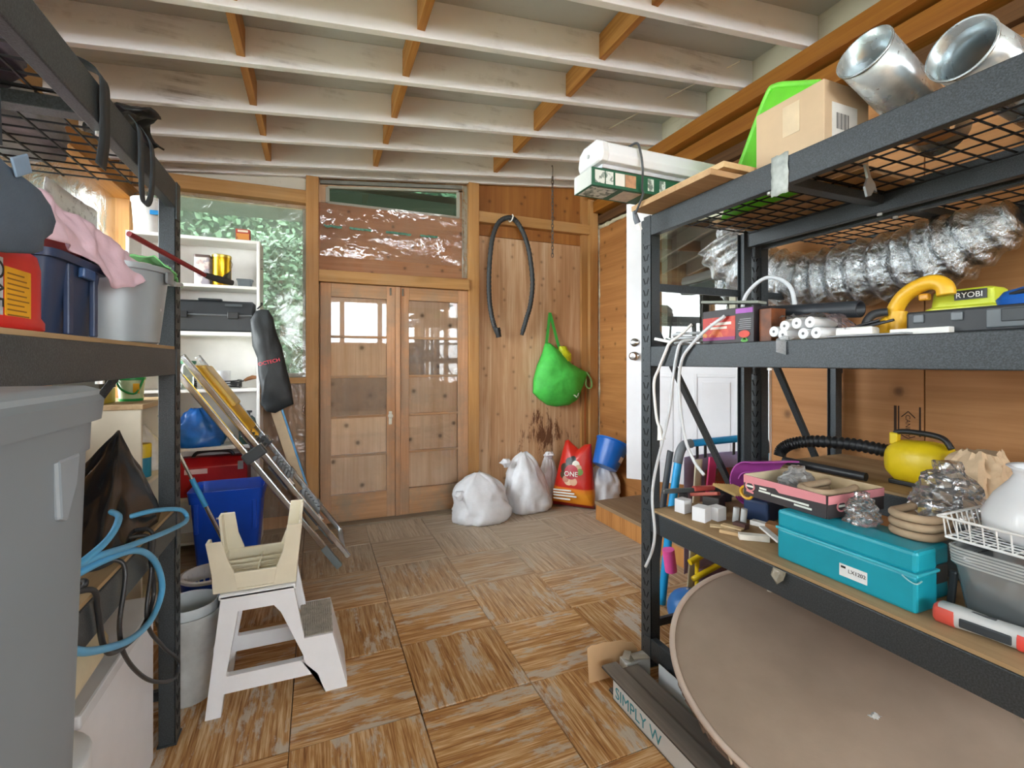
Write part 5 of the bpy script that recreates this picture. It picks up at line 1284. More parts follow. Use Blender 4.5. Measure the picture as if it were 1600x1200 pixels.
# ================================================================ FOIL DUCT
fd = thing('flexible_duct', 'silver foil insulated flexible duct sagging behind the right rack', 'duct', (2.4, 1.5, 1.7))
fpth = spline([(2.19, 2.07, 2.06), (2.24, 2.02, 1.93), (2.33, 1.88, 1.82), (2.37, 1.66, 1.765), (2.38, 1.45, 1.77), (2.38, 1.22, 1.785), (2.38, 1.05, 1.83), (2.38, .9, 1.88)], 14)
rows = []
ref = Vector((0, 0, 1)); n = len(fpth)
for i, p in enumerate(fpth):
    d = (fpth[min(i + 1, n - 1)] - fpth[max(i - 1, 0)]).normalized(); e1 = (ref - d * ref.dot(d)).normalized(); e2 = d.cross(e1)
    r0 = .148 + .012 * math.sin(i * 1.1)
    if i > n - 20: r0 *= max(.5, 1 - (i - (n - 20)) * .027)
    rows.append([p + (e1 * math.cos(a) + e2 * math.sin(a)) * r0 * (1 + .07 * nz(math.cos(a) * 3, math.sin(a) * 3, i * .35) + .05 * nz(math.cos(a) * 7, math.sin(a) * 7, i * .9)) for a in [2 * PI * k / 40 for k in range(40)]])
def foil():
    t = NT('crinkled_foil'); v = t.coords()
    h = t.noise(v, 34, 5, .7, .6); t.pbr(t.ramp(h, [(.3, lin('#9aa0a2')), (.7, lin('#dfe3e4'))]), .22, 1., t.bump(h, .9, .012)); return t.m
M_FOIL = foil()
MB().loft(rows, False, True).build('jacket', M_FOIL, fd, smooth=True, ang=180)
MB().tube([fpth[0], fpth[4]], .10, 30, cap=False).build('inner_liner', plain('#3a3a3c', .5), fd, smooth=True)
MB().grid(lambda u, v: (2.14 + .10 * u + .02 * nz(u * 4, v * 6), 2.08 - .05 * u, 2.13 - .42 * v * (.8 + .3 * nz(u * 3, 5)) ), 10, 20).build('loose_wrap', M_FOIL, fd, smooth=True, ang=180, solid=.003)

# ================================================================ MIDDLE SHELF OF THE RIGHT RACK
ZM_ = 1.421
M_CBL = plain('#c9cdd0', .45, 0, .06)
M_CBLW = plain('#ecebe6', .45, 0, .04)
cc = thing('cable_coil', 'coil of pale grey cable with ends hanging down beside the rack post', 'cable', (1.5, 1.5, ZM_))
cp_ = [(1.50 + (.085 + .012 * math.sin(k * .7)) * math.cos(k * .42), 1.575 + (.09 + .01 * math.cos(k * .9)) * math.sin(k * .42), ZM_ + .006 + .0011 * k) for k in range(50)]
MB().tube(cp_, .0055, 8).build('coil', M_CBL, cc, smooth=True, ang=180)
MB().tube(spline([(1.44, 1.49, ZM_ + .02), (1.385, 1.50, ZM_ + .016), (1.361, 1.512, 1.425), (1.356, 1.53, 1.366), (1.356, 1.552, 1.26), (1.356, 1.568, 1.153), (1.352, 1.607, 1.014), (1.352, 1.656, .868), (1.352, 1.673, .753), (1.352, 1.656, .619), (1.352, 1.673, .53), (1.35, 1.716, .443)], 8), .0062, 8).build('hanging_end', M_CBL, cc, smooth=True, ang=180)
MB().tube(spline([(1.398, 1.32, ZM_ + .10), (1.37, 1.38, 1.475), (1.358, 1.449, 1.415), (1.356, 1.499, 1.353), (1.356, 1.513, 1.236), (1.357, 1.484, 1.059), (1.358, 1.432, .966), (1.36, 1.383, .922)], 8), .0065, 8).build('hanging_end', M_CBL, cc, smooth=True, ang=180)
wcd = thing('hanging_cable', 'flat white cord with a white plug hanging by the right rack post', 'cord', (1.36, 1.6, 1.2))
MB().tube(spline([(1.43, 1.52, ZM_ + .085), (1.39, 1.545, ZM_ + .04), (1.360, 1.57, 1.432), (1.357, 1.591, 1.398), (1.354, 1.631, 1.325), (1.354, 1.664, 1.256), (1.354, 1.648, 1.118), (1.354, 1.63, 1.075)], 8), .006, 8).build('cord', M_CBLW, wcd, smooth=True, ang=180)
MB().tube([(1.354, 1.63, 1.08), (1.354, 1.622, 1.05), (1.354, 1.615, 1.02)], .012, 10, rr=[.007, .012, .018]).build('plug', M_CBLW, wcd, smooth=True)
MB().bar((1.36, 1.665, 1.452), (1.385, 1.59, 1.435), .012, .012).build('strain_tab', M_CBLW, wcd, bevel=.002)
tag(MB().tube(spline([(1.60, 1.43, ZM_ + .02), (1.60, 1.421, 1.574), (1.60, 1.39, 1.634), (1.60, 1.317, 1.674), (1.60, 1.249, 1.658), (1.60, 1.203, 1.608), (1.60, 1.19, 1.50), (1.60, 1.19, ZM_ + .01)], 8), .0075, 8).build('cable_arch', M_CBL, smooth=True, ang=180), 'single arch of grey cable standing above the right middle shelf', 'cable')
# firelighter box
fb = thing('carton', 'black and red printed carton with flame picture on the right middle shelf', 'box', (1.46, 1.32, ZM_))
part(B(1.41, 1.505, 1.205, 1.44, ZM_, 1.548), 'box_body', plain('#1f1a1e', .45), fb, .002)
part(B(1.4085, 1.41, 1.283, 1.438, ZM_ + .012, 1.52), 'printed_picture', print_mat('flame_print', '#b8332a', ['#e0912a', '#7d2a3a', '#e8b040', '#c84a30'], 24.), fb, 0)
part(B(1.408, 1.4085, 1.283, 1.438, ZM_ + .012, ZM_ + .024), 'printed_line', plain('#8a2a6a', .5), fb, 0)
part(B(1.408, 1.41, 1.208, 1.28, 1.526, 1.543), 'printed_line', plain('#a050b0', .5), fb, 0)
part(B(1.4075, 1.4085, 1.30, 1.40, 1.49, 1.50), 'printed_line', plain('#e6ded2', .5), fb, 0)
part(B(1.4075, 1.4085, 1.32, 1.40, 1.475, 1.484), 'printed_line', plain('#e6ded2', .5), fb, 0)
for k in range(6): B(1.408, 1.41, 1.215, 1.27 - .004 * (k % 3), 1.468 + k * .007, 1.4705 + k * .007).build('printed_line', plain('#8f8f92', .5), fb)
ov = MB().lathe((0, 0, 0), [(.001, 0), (.024, 0), (.024, .0012)], 20); MB().add([(1.4088 - p[2], 1.243 + p[0], 1.451 + p[1] * .55) for p in ov.v], ov.f).build('printed_emblem', plain('#c8402e', .5), fb)
for k in range(5):
    a = -.9 - k * .35; MB().bar((1.4088, 1.243, 1.44), (1.4088, 1.243 + .022 * math.cos(a), 1.44 + .02 * math.sin(a) * .9), .001, .006, (0, 0, 1)).build('printed_emblem', plain('#5fae4a', .5), fb)
part(B(1.43, 1.50, 1.152, 1.2, ZM_, 1.535), 'second_pack', plain('#6d3a18', .5, 0, .6, 20), fb, .002)
tag(MB().obox((1.455, 1.34, 1.576), (.045, .26, .01), (.11, .05, .05)).build('slat', wood('grey_slat', '#8f9489', '#6a6e66', 1, .7, .1), bevel=.002), 'grey weathered slat lying on the flame printed carton', 'slat')
tag(MB().tube([(1.56, 1.28, 1.534), (1.56, .945, 1.515)], .024, 20, cap=False).build('black_pipe', plain('#2b3036', .45, 0, .1), smooth=True, ang=180, solid=.005), 'dark plastic pipe lying along the right middle shelf', 'pipe')
tag(MB().tube([(1.533, 1.30, 1.488), (1.533, 1.08, 1.488)], .0125, 16, cap=False).build('white_tube', M_CBLW, smooth=True, ang=180, solid=.003), 'thin white tube below the dark pipe on the middle shelf', 'tube')
# white film rolls
M_ROLL = plain('#eceef0', .5, 0, .04)
rp_ = [((1.125, 1.452), 'leftmost white film roll in the bundle on the right middle shelf'), ((1.086, 1.468), 'white film roll, second along the upper row of the bundle'), ((1.044, 1.474), 'white film roll, third along the upper row of the bundle'), ((1.0, 1.474), 'white film roll at the right end of the upper row'), ((1.092, 1.440), 'white film roll low in the bundle, left of the pair'), ((1.022, 1.440), 'white film roll low in the bundle, beneath the third upper roll'), ((.98, 1.440), 'white film roll low at the right end of the bundle')]
for (y, z), lab in rp_:
    r = thing('film_roll', lab, 'roll', (1.5, y, z), group='white film rolls in the bundle')
    MB().tube([(1.408, y, z), (1.505, y - .006, z)], .0172, 22).build('wound_film', M_ROLL, r, smooth=True)
    MB().tube([(1.4072, y, z), (1.412, y, z)], .0045, 10).build('core', plain('#6d6f70', .7), r)
tag(MB().grid(lambda u, v: (1.415 + .09 * v, 1.11 - .20 * u, 1.497 + .012 * abs(nz(u * 6, v * 5)) + .01 * nz(u * 14, v * 9, 3) - .055 * max(0, u - .72) * 3.2), 20, 10).build('plastic_sheet', film('pinkish_film', '#f4dce6', .78, .1, 14, .3, .01, .06), smooth=True, ang=180), 'clear pinkish plastic draped over the white film rolls', 'film')
tag(MB().grid(lambda u, v: (1.362 if v > .25 else 1.40 - .15 * v, 1.045 + .035 * u, 1.428 - .055 * v + .01 * u), 6, 8).build('film_tail', film('film_tail', '#e6eaec', .4, .1, 30, .9, .02), smooth=True, ang=180), 'torn clear film tail hanging over the right middle beam', 'film')
tag(MB().obox((1.462, .895, 1.438), (.045, .10, .028), (0, .05, .1)).build('plastic_clip', M_CBLW, bevel=.008), 'white plastic bracket on the right middle shelf before the yellow saw', 'bracket')
tag(MB().obox((1.398, .83, 1.4245), (.03, .20, .005), (0, 0, .02)).build('flat_strip', plain('#8a8d90', .5), bevel=.001), 'thin grey strip lying at the front of the right middle shelf', 'strip')
for k, (y, zz) in enumerate(((.92, 1.465), (.905, 1.46), (.882, 1.463))):
    tag(MB().tube([(1.512, y + .05, zz - .015), (1.522, y - .05, zz + .008)], .004, 6).build('steel_rod', plain('#2c2c2e', .4, .5)), ['upper', 'middle', 'lower'][k] + ' of three thin dark rods behind the white bracket', 'rod', 'dark rods on the middle shelf')
# yellow saw
sw = thing('power_saw', 'yellow power tool with a curved handle on the right middle shelf', 'power tool', (1.6, .8, ZM_))
hpth = spline([(1.60, .902, 1.44), (1.60, .884, 1.47), (1.60, .870, 1.51), (1.60, .847, 1.545), (1.60, .812, 1.568), (1.60, .777, 1.575), (1.60, .752, 1.56), (1.60, .747, 1.535)], 6)
M_SAW = plain('#e9b328', .4, 0, .06)
MB().tube(hpth, .02, 14, rr=[.026 if i < 8 else .021 for i in range(len(hpth))]).build('handle', M_SAW, sw, smooth=True, ang=180)
MB().tube([(1.60, .867, 1.43), (1.60, .867, 1.50)], .026, 14).build('grip', M_SAW, sw, smooth=True)
MB().obox((1.60, .797, 1.535), (.02, .025, .02)).build('trigger', plain('#c98d1e', .4), sw, bevel=.005)
MB().obox((1.60, .842, ZM_ + .012), (.05, .14, .022)).build('base', M_SAW, sw, bevel=.005)
MB().tube(spline([(1.575, .877, 1.50), (1.56, .907, 1.495), (1.55, .922, 1.47), (1.55, .927, 1.43)], 6), .012, 10, rr=None).build('cord_boot', plain('#2f3134', .5), sw, smooth=True, ang=180)
# black case with lime box and blue tool on it
kc = thing('tool_case', 'black plastic tool case at the right end of the middle shelf', 'case', (1.6, .55, ZM_))
part(B(1.45, 1.78, .30, .765, ZM_, 1.482), 'shell', M_BLK, kc, .006)
part(B(1.444, 1.45, .30, .60, 1.43, 1.474), 'front_rib', plain('#5d6468', .4), kc, .003)
part(B(1.441, 1.4445, .30, .572, 1.443, 1.472), 'latch', plain('#33383b', .4), kc, .003)
for y in (.655, .735): part(B(1.444, 1.451, y - .012, y + .012, 1.452, 1.474), 'latch', plain('#6a7176', .35), kc, .003)
tag(B(1.425, 1.45, .66, .79, 1.422, 1.438).build('white_trim', M_CBLW, bevel=.002), 'white trim piece in front of the black case', 'trim')
rb2 = thing('battery_charger', 'lime green tool battery charger with a black name badge', 'charger', (1.66, .73, 1.482))
M_LIME = plain('#cdd83a', .4, 0, .05)
MB().loft([ring(1.71, .745, 1.483 + z, a, b, 7, 32) for z, a, b in ((0, .06, .085), (.02, .06, .085), (.026, .052, .072), (.066, .048, .068), (.072, .042, .062))]).build('body', M_LIME, rb2, smooth=True, ang=40)
part(B(1.6555, 1.6585, .685, .755, 1.523, 1.549), 'badge', plain('#141415', .4), rb2, 0)
text('lettering', 'RYOBI', .021, plain('#f2f2ee', .4), rb2, (1.6548, .752, 1.5285), (0, -1, 0), (0, 0, 1))
tag(MB().loft([ring(1.60, .565, 1.484 + z, a, b, 2.5, 28) for z, a, b in ((0, .05, .07), (.02, .055, .075), (.04, .045, .06), (.05, .02, .03))]).build('sander', plain('#1f5fb4', .35, 0, .08), smooth=True), 'blue rounded tool on top of the black case at the right', 'tool')
tag(MB().tube(spline([(1.56, .60, 1.515), (1.545, .55, 1.52), (1.56, .50, 1.50), (1.545, .47, 1.53)], 6), .006, 8).build('tool_cable', M_CRD, smooth=True, ang=180), 'black cord curled over the blue tool', 'cord')

# ================================================================ LOWER SHELF OF THE RIGHT RACK
ZL = .7015
tc2 = thing('tool_case', 'long teal plastic tool case with a white label', 'case', (1.47, .92, ZL))
M_TEAL = plain('#159bb0', .4, 0, .06)
part(B(1.42, 1.515, .725, 1.122, ZL, .80), 'base_shell', M_TEAL, tc2, .008)
part(B(1.42, 1.515, .725, 1.122, .8035, .862), 'lid_shell', M_TEAL, tc2, .010)
part(B(1.4165, 1.5185, .7215, 1.1255, .798, .8055), 'seam_lip', plain('#3ab4c6', .35), tc2, .002)
part(B(1.4185, 1.42, .842, .918, .727, .762), 'label', plain('#e8ebec', .5), tc2, 0)
text('label_lettering', 'LX1202', .015, plain('#3a3a3c', .5), tc2, (1.418, .893, .742), (0, -1, 0), (0, 0, 1))
part(B(1.4178, 1.4186, .900, .913, .751, .757), 'printed_mark', plain('#222', .5) if False else plain('#222224', .5), tc2, 0)
MB().tube(spline([(1.415, .755, .794), (1.411, .735, .786), (1.414, .722, .784), (1.43, .718, .79)], 6), .002, 6).build('wire_clasp', plain('#9fd2da', .3, .3), tc2)
tc3 = thing('tool_case', 'second teal tool case standing behind the long one', 'case', (1.60, .93, ZL))
part(B(1.53, 1.62, .75, 1.11, ZL, .79), 'base_shell', M_TEAL, tc3, .008); part(B(1.53, 1.62, .75, 1.11, .793, .848), 'lid_shell', M_TEAL, tc3, .008)
part(B(1.545, 1.60, .742, .7505, .75, .80), 'handle', plain('#3c4347', .4), tc3, .003)
tag(MB().obox((1.575, .722, .748), (.012, .018, .09), (.08, 0, 0)).build('hand_plane_grip', plain('#4a5054', .35, .3), bevel=.005), 'dark grip leaning between the teal cases and the clear bin', 'grip')
# pink and black carton
pcn = thing('carton_tray', 'shallow pink and black carton tray set on the teal case', 'box', (1.6, 1.13, .863))
M_PK = plain('#dd8f96', .6, 0, .06); M_PB = plain('#3b3638', .6, 0, .06)
zb = .8635
part(B(1.462, 1.74, .985, 1.29, zb, zb + .004), 'base', M_PB, pcn, 0)
part(B(1.46, 1.464, .985, 1.29, zb, zb + .072), 'front_wall', M_PB, pcn, 0)
MB().prism([(1.29, zb + .044), (1.16, zb + .052), (1.145, zb + .04), (.985, zb + .046), (.985, zb + .0725), (1.29, zb + .0725)], 0, 1.4585, 1.46).build('printed_band', M_PK, pcn)
part(B(1.464, 1.74, .981, .985, zb, zb + .07), 'end_wall', M_PB, pcn, 0)
part(B(1.464, 1.74, .9795, .981, zb + .044, zb + .0705), 'printed_band', M_PK, pcn, 0)
part(B(1.74, 1.744, .985, 1.29, zb, zb + .072), 'rear_wall', plain('#c9b08a', .7), pcn, 0)
part(B(1.464, 1.74, 1.286, 1.29, zb, zb + .075), 'end_wall', plain('#d9c8a8', .7), pcn, 0)
em = MB()
for yc in (1.262,):
    q = MB().lathe((0, 0, 0), [(.014, 0), (.019, 0), (.019, .0008), (.014, .0008)], 22, False, False); em.add([(1.4584 - p[2], yc + p[0] * 1.1, zb + .035 + p[1] * .9) for p in q.v], q.f)
em.build('printed_emblem', M_PK, pcn)
MB().bar((1.458, 1.277, zb + .018), (1.458, 1.247, zb + .014), .001, .007).build('printed_emblem', M_PK, pcn)
part(B(1.4575, 1.4585, 1.247, 1.277, zb + .032, zb + .039), 'printed_line', M_WPRINT, pcn, 0)
q = MB().lathe((0, 0, 0), [(.014, 0), (.019, 0), (.019, .0008), (.014, .0008)], 22, False, False); MB().add([(1.525 + p[0] * 1.3, .9790 - p[2], zb + .034 + p[1] * .9) for p in q.v], q.f).build('printed_emblem', M_PK, pcn)
part(B(1.51, 1.54, .978, .9795, zb + .032, zb + .039), 'printed_line', M_WPRINT, pcn, 0)
for y0_, y1_, z in ((1.195, 1.222, .036), (1.18, 1.225, .026), (1.04, 1.175, .024), (1.03, 1.09, .014)):
    part(B(1.4575, 1.46, y0_, y1_, zb + z, zb + z + .006), 'printed_line', M_WPRINT, pcn, 0)
M_CLEAR = film('crumpled_clear_film', '#f6f9fa', .84, .06, 22, .2, .01, .14)
tag(crumple(1.62, 1.20, zb + .006, .085, .065, .10, 71).build('plastic_bag', film('white_film', '#f4f6f6', .45, .15, 18, .2, .01, .08)), 'crumpled whitish plastic in the left end of the pink carton', 'plastic')
# stacked felt belts
M_FELT = plain('#b49c80', .8, 0, .12, 14, .3, 80)
def belts(label, cx, cy, z, n, L, col=None, rz_=0.):
    t = thing('sanding_belts', label, 'belts', (cx, cy, z))
    for k in range(n):
        zc = z + .0128 + k * .0245
        rows = []
        for i in range(25):
            a = -PI / 2 - PI * i / 24          # half loop facing the aisle and running back
            rows.append((cx - .03 + .035 * math.cos(a + 0) , cy + .05 * math.sin(a), zc))
        pth = [(cx + L, cy - .045, zc + .004), (cx + L * .5, cy - .05, zc)] + [(cx - .04 * math.cos((i - 6) / 6 * PI / 2) , cy + .05 * math.sin((i - 6) / 6 * PI / 2), zc) for i in range(13)] + [(cx + L * .5, cy + .05, zc), (cx + L, cy + .045, zc + .004)]
        MB().tube(spline(pth, 3), .0118, 10).build('belt', M_FELT, t, smooth=True, ang=180)
    return t
belts('stack of beige felt belts in the pink carton', 1.53, 1.06, zb + .005, 3, .12)
belts('stack of brown felt belts beside the clear bin', 1.585, .815, .85, 3, .085)
tag(crumple(1.535, .925, .8635, .055, .048, .09, 75).build('plastic_bag', M_CLEAR), 'crumpled clear plastic bag at the end of the pink carton, on the teal case', 'bag')
tag(crumple(1.85, .86, .8635, .10, .10, .17, 77).build('plastic_bag', M_CLEAR), 'large crumpled clear plastic bag behind the brown belts', 'bag')
part2 = thing('storage_block', 'grey plastic block holding the clear bags behind the teal cases', 'block', (1.8, .9, ZL))
part(B(1.755, 1.95, .74, .97, ZL, .858), 'body', plain('#7f868a', .5), part2, .01); part(B(1.76, 1.945, .75, .96, .8585, .862), 'lid', plain('#8f969a', .5), part2, .001)
# clear bin, wire basket, bowl
cbn = thing('storage_bin', 'clear plastic bin with ribbed rim at the right end of the lower shelf', 'bin', (1.6, .55, ZL))
M_CB = film('clear_bin_plastic', '#d0d9de', .62, .08, 3, .1, .01, .03)
rows = [(0, .085, .155), (.006, .09, .16), (.14, .108, .18), (.14, .112, .184), (.185, .115, .187)]
MB().loft([ring(1.60, .51, ZL + z, a, b, 9, 40) for z, a, b in rows], True, False).build('shell', M_CB, cbn, smooth=True, ang=35, solid=.003)
for k in range(6):
    z = ZL + .142 + k * .0075; MB().loft([ring(1.60, .51, z + dz, .1125 + .0006 * k + dr, .1845 + .0006 * k + dr, 9, 40) for dz, dr in ((0, 0), (.0015, .003), (.004, .003), (.0055, 0))], False, False).build('rim_rib', plain('#b4b9b8', .5), cbn, smooth=True, ang=60)
tag(bag(1.60, .505, ZL + .012, .055, .11, .07, [(0, 1), (.5, 1), (1, .6)], 81, .2).build('drill_body', plain('#4c5256', .5, 0, .4, 12), smooth=True, ang=180), 'dark tool bodies seen blurred inside the clear bin', 'tool')
wbk = thing('wire_basket', 'white coated wire basket resting on the clear bin', 'basket', (1.6, .5, .89))
M_WW = plain('#e8e8e6', .4)
wz0, wz1 = .892, .945
wx0_, wx1_, wy0_, wy1_ = 1.53, 1.82, .30, .715
for z, e in ((wz1, .012), (wz0, 0.)):
    c4 = [(wx0_ - e, wy0_ - e, z), (wx1_ + e, wy0_ - e, z), (wx1_ + e, wy1_ + e, z), (wx0_ - e, wy1_ + e, z)]
    for a, b in zip(c4, c4[1:] + c4[:1]): MB().tube([a, b], .0035, 8).build('rim_wire', M_WW, wbk)
for k in range(17):
    y = wy0_ + (wy1_ - wy0_) * k / 16; MB().tube([(wx0_ - .012, y, wz1), (wx0_, y, wz0), (wx1_, y, wz0), (wx1_ + .012, y, wz1)], .002, 6).build('wire', M_WW, wbk)
for k in range(1, 12):
    x = wx0_ + (wx1_ - wx0_) * k / 12; MB().tube([(x, wy1_ + .012, wz1), (x, wy1_, wz0 + .002), (x, wy0_, wz0 + .002), (x, wy0_ - .012, wz1)], .002, 6).build('wire', M_WW, wbk)
bw = thing('glass_bowl', 'white glass bowl with a flared rim standing in the wire basket', 'bowl', (1.70, .60, .9))
MB().lathe((1.685, .572, .8985), [(.095, .0), (.125, .02), (.128, .06), (.105, .11), (.075, .15), (.068, .165), (.072, .178), (.082, .186), (.079, .188), (.066, .18), (.062, .165), (.07, .148), (.1, .108), (.122, .06), (.118, .022), (.09, .004)], 40, False, False).build('glass', plain('#eceef0', .22, 0, .02), bw, smooth=True, ang=180)
# multi tool at the very right
mt = local(thing('multi_tool', 'red and grey multi tool lying at the right end of the lower shelf', 'power tool', (1.455, .60, ZL + .002), math.radians(-82)))
MB().loft([[(x, p[1], p[2]) for p in ring(0, 0, 0, 1, 1, 3, 20) for p in [(0, p[0] * a, .026 + p[1] * b)]] for x, a, b in ((-.09, .018, .020), (-.085, .024, .024), (-.05, .025, .025), (.0, .022, .022), (.08, .024, .024), (.12, .02, .02))]).build('body', plain('#c6c9ca', .45, 0, .06), mt, smooth=True, ang=50)
MB().loft([[(x, p[0] * a, .024 + p[1] * b) for p in ring(0, 0, 0, 1, 1, 3, 20)] for x, a, b in ((-.096, .020, .018), (-.09, .0265, .0235), (-.055, .027, .0235), (-.052, .02, .02))]).build('nose_guard', plain('#e05a4c', .45), mt, smooth=True, ang=50)
MB().loft([[(x, p[0] * a, .0235 + p[1] * b) for p in ring(0, 0, 0, 1, 1, 3, 20)] for x, a, b in ((.05, .02, .02), (.053, .0255, .0225), (.1, .026, .0225), (.118, .02, .02))]).build('tail_guard', plain('#d84a40', .45), mt, smooth=True, ang=50)
MB().obox((-.0, -.0235, .022), (.09, .006, .022)).build('side_grip', plain('#33393e', .5), mt, bevel=.003)
MB().obox((-.01, 0, .048), (.05, .01, .003)).build('switch', plain('#55595c', .5), mt, bevel=.001)
# small white boxes
M_WB = plain('#e9ebee', .5, 0, .02)
for lab, cx_, cy_, s, rz_, h in (('small white cardboard cube nearest the beam on the lower shelf', 1.462, 1.50, .055, .35, .056), ('small white cube with a peaked lid near the rack post', 1.47, 1.615, .05, .2, .055), ('small white cube behind and right of the nearest one', 1.53, 1.485, .05, .1, .052)):
    t = thing('small_box', lab, 'box', (cx_, cy_, ZL), group='small white boxes')
    MB().obox((cx_, cy_, ZL + h / 2), (s, s, h), (0, 0, rz_)).build('box_body', M_WB, t, bevel=.001)
    MB().obox((cx_, cy_, ZL + h + .0008), (s, s * .96, .0014), (0, 0, rz_)).build('lid', M_WB, t)
# scraps of wood and trim
rnd = random.Random(11)
scr = [('short white trim offcut beside the pale plugs', '#e9e6e0', 1.625, 1.345, .03, .09, .018, .25, .0), ('white trim offcut leaning against the teal case', '#efeeea', 1.50, 1.21, .022, .15, .008, -.5, .03), ('flat white trim offcut near the shelf edge', '#e6e1d6', 1.475, 1.26, .03, .10, .02, .9, .0), ('thin pale shim lying by the white cube', '#dcc39a', 1.47, 1.40, .03, .09, .006, .8, .0), ('second pale shim crossing the first', '#d6bb90', 1.49, 1.37, .028, .08, .006, .3, .007), ('pale wooden offcut beside the dark scrap', '#cfae82', 1.445, 1.34, .028, .07, .012, .5, .0), ('dark brown scrap among the shims', '#5a3a34', 1.535, 1.37, .03, .05, .02, .2, .0), ('brown cork block under the pink carton', '#a9764a', 1.60, 1.27, .05, .06, .04, .4, .0)]
for lab, col, x, y, w, l, h, a, dz in scr:
    t = thing('wood_scrap', lab, 'scrap', (x, y, ZL + dz), group='scraps on the lower shelf')
    MB().obox((x, y, ZL + dz + h / 2 + .0006), (w, l, h), (0, 0, a)).build('offcut', plain(col, .65, 0, .12, 20), t, bevel=.001)
# paint brush, cutter, pliers
br = thing('paint_brush', 'paint brush with pale bristles pointing up on the lower shelf', 'brush', (1.62, 1.58, ZL))
MB().obox((1.60, 1.62, ZL + .062), (.05, .12, .016), (-.2, .2, .5)).build('handle', plain('#c96a5c', .5), br, bevel=.005)
brm = MB()
for k in range(9): brm.obox((1.66 + .009 * k, 1.57 - .005 * k, ZL + .088), (.008, .10, .012), (.35, 0, .55 + .03 * k))
o = brm.build('bristles', plain('#d6b578', .7, 0, .2), br); o['kind'] = 'stuff'
MB().obox((1.63, 1.60, ZL + .03), (.10, .07, .06), (0, 0, .5)).build('ferrule', plain('#4a4644', .6), br, bevel=.004)
kn = thing('utility_knife', 'grey and clear utility knife lying behind the white cubes', 'knife', (1.56, 1.66, ZL))
MB().obox((1.52, 1.665, ZL + .075), (.22, .022, .02), (0, .03, -.12)).build('handle', plain('#52585a', .4, .2), kn, bevel=.006)
MB().obox((1.62, 1.65, ZL + .078), (.11, .026, .022), (0, .03, -.12)).build('grip', plain('#d8625a', .5), kn, bevel=.006)
MB().obox((1.74, 1.665, ZL + .035), (.10, .03, .07), (0, 0, -.1)).build('stand', plain('#3a3c40', .6), kn, bevel=.004)
MB().obox((1.52, 1.668, ZL + .032), (.03, .03, .064), (0, 0, 0)).build('stand', plain('#3a3c40', .6), kn, bevel=.004)
nv = thing('tape_measure', 'navy tool with a yellow hook behind the pink carton', 'tool', (1.72, 1.42, ZL))
MB().obox((1.72, 1.42, ZL + .045), (.16, .10, .088), (0, 0, .3)).build('body', plain('#23385c', .5), nv, bevel=.01)
q = spline([(1.60 + .0, 1.40 + .028 * math.cos(a), ZL + .125 + .024 * math.sin(a)) for a in [PI * k / 6 for k in range(-3, 10)]], 3)
MB().tube(q, .006, 8).build('hook', plain('#e0a92a', .4), nv, smooth=True)
for x, y in ((1.57, 1.43), (1.585, 1.405)):
    tag(MB().tube([(x, y, ZL + .0), (x + .004, y - .004, ZL + .06)], .012, 12).build('plastic_plug', plain('#cfd2d2', .4), smooth=True), 'left of two pale plastic plugs' if x < 1.58 else 'right of two pale plastic plugs', 'plug', 'pale plugs')
# purple mat and yellow blower, brown paper
pm = thing('foam_mat', 'rolled magenta foam mat at the back of the lower shelf', 'mat', (1.93, 1.58, ZL))
def spiral(t, k=0.): return .055 + .012 * t / (2 * PI)
rows = []
for i in range(50):
    a = .4 + 7.6 * i / 49; r = .05 + .0072 * a
    c, s_ = math.cos(a), math.sin(a)
    rows.append([(1.80, 1.57 + (r) * c, .79 + r * s_), (2.02, 1.50 + (r) * c, .79 + r * s_), (2.02, 1.50 + (r + .005) * c, .79 + (r + .005) * s_), (1.80, 1.57 + (r + .005) * c, .79 + (r + .005) * s_)])
MB().loft(rows).build('rolled_sheet', plain('#c45cb8', .6, 0, .06), pm, smooth=True, ang=60)
bl = thing('blower', 'yellow blower with a black handle and ribbed hose behind the carton', 'blower', (2.25, 1.15, .852))
M_BY = plain('#e8c91c', .4, 0, .06)
MB().loft([[(2.25 + p[0] * a, y, .945 + p[1] * b) for p in ring(0, 0, 0, 1, 1, 2.6, 26)] for y, a, b in ((1.245, .03, .03), (1.235, .06, .06), (1.20, .085, .085), (1.10, .09, .09), (1.05, .08, .08), (1.03, .05, .05))]).build('housing', M_BY, bl, smooth=True, ang=50)
MB().tube(spline([(2.22, 1.215, 1.03), (2.22, 1.20, 1.062), (2.22, 1.13, 1.068), (2.22, 1.05, 1.058), (2.22, 1.02, 1.02)], 6), .011, 10).build('handle', plain('#1f1f20', .45), bl, smooth=True, ang=180)
MB().obox((2.22, 1.21, 1.035), (.03, .03, .05)).build('handle_post', M_BY, bl, bevel=.006)
hz = spline([(2.23, 1.245, .975), (2.20, 1.371, .985), (2.18, 1.53, .975), (2.15, 1.62, .95), (2.135, 1.662, .915), (2.13, 1.668, .885)], 26)
MB().tube(hz, .028, 14, rr=[.026 + .0028 * (1 if k % 4 < 2 else -1) for k in range(len(hz))]).build('ribbed_hose', plain('#17181a', .45), bl, smooth=True, ang=60)
part(B(2.19, 2.31, 1.06, 1.22, .852, .87), 'foot', plain('#1f1f20', .5), bl, .004)
tag(MB().tube([(2.07, 1.60, .88), (2.10, 1.25, .875)], .018, 14).build('black_wand', plain('#232527', .45), smooth=True), 'black plastic wand lying behind the pink carton', 'wand')
tag(bag(2.13, .90, .852, .09, .085, .19, [(0, 1), (.4, 1), (.8, .85), (1, .5)], 91, .4).build('paper_bag', plain('#cdb190', .8, 0, .15, 10, .4), smooth=True, ang=40), 'crumpled brown paper bag in front of the yellow blower', 'paper bag')

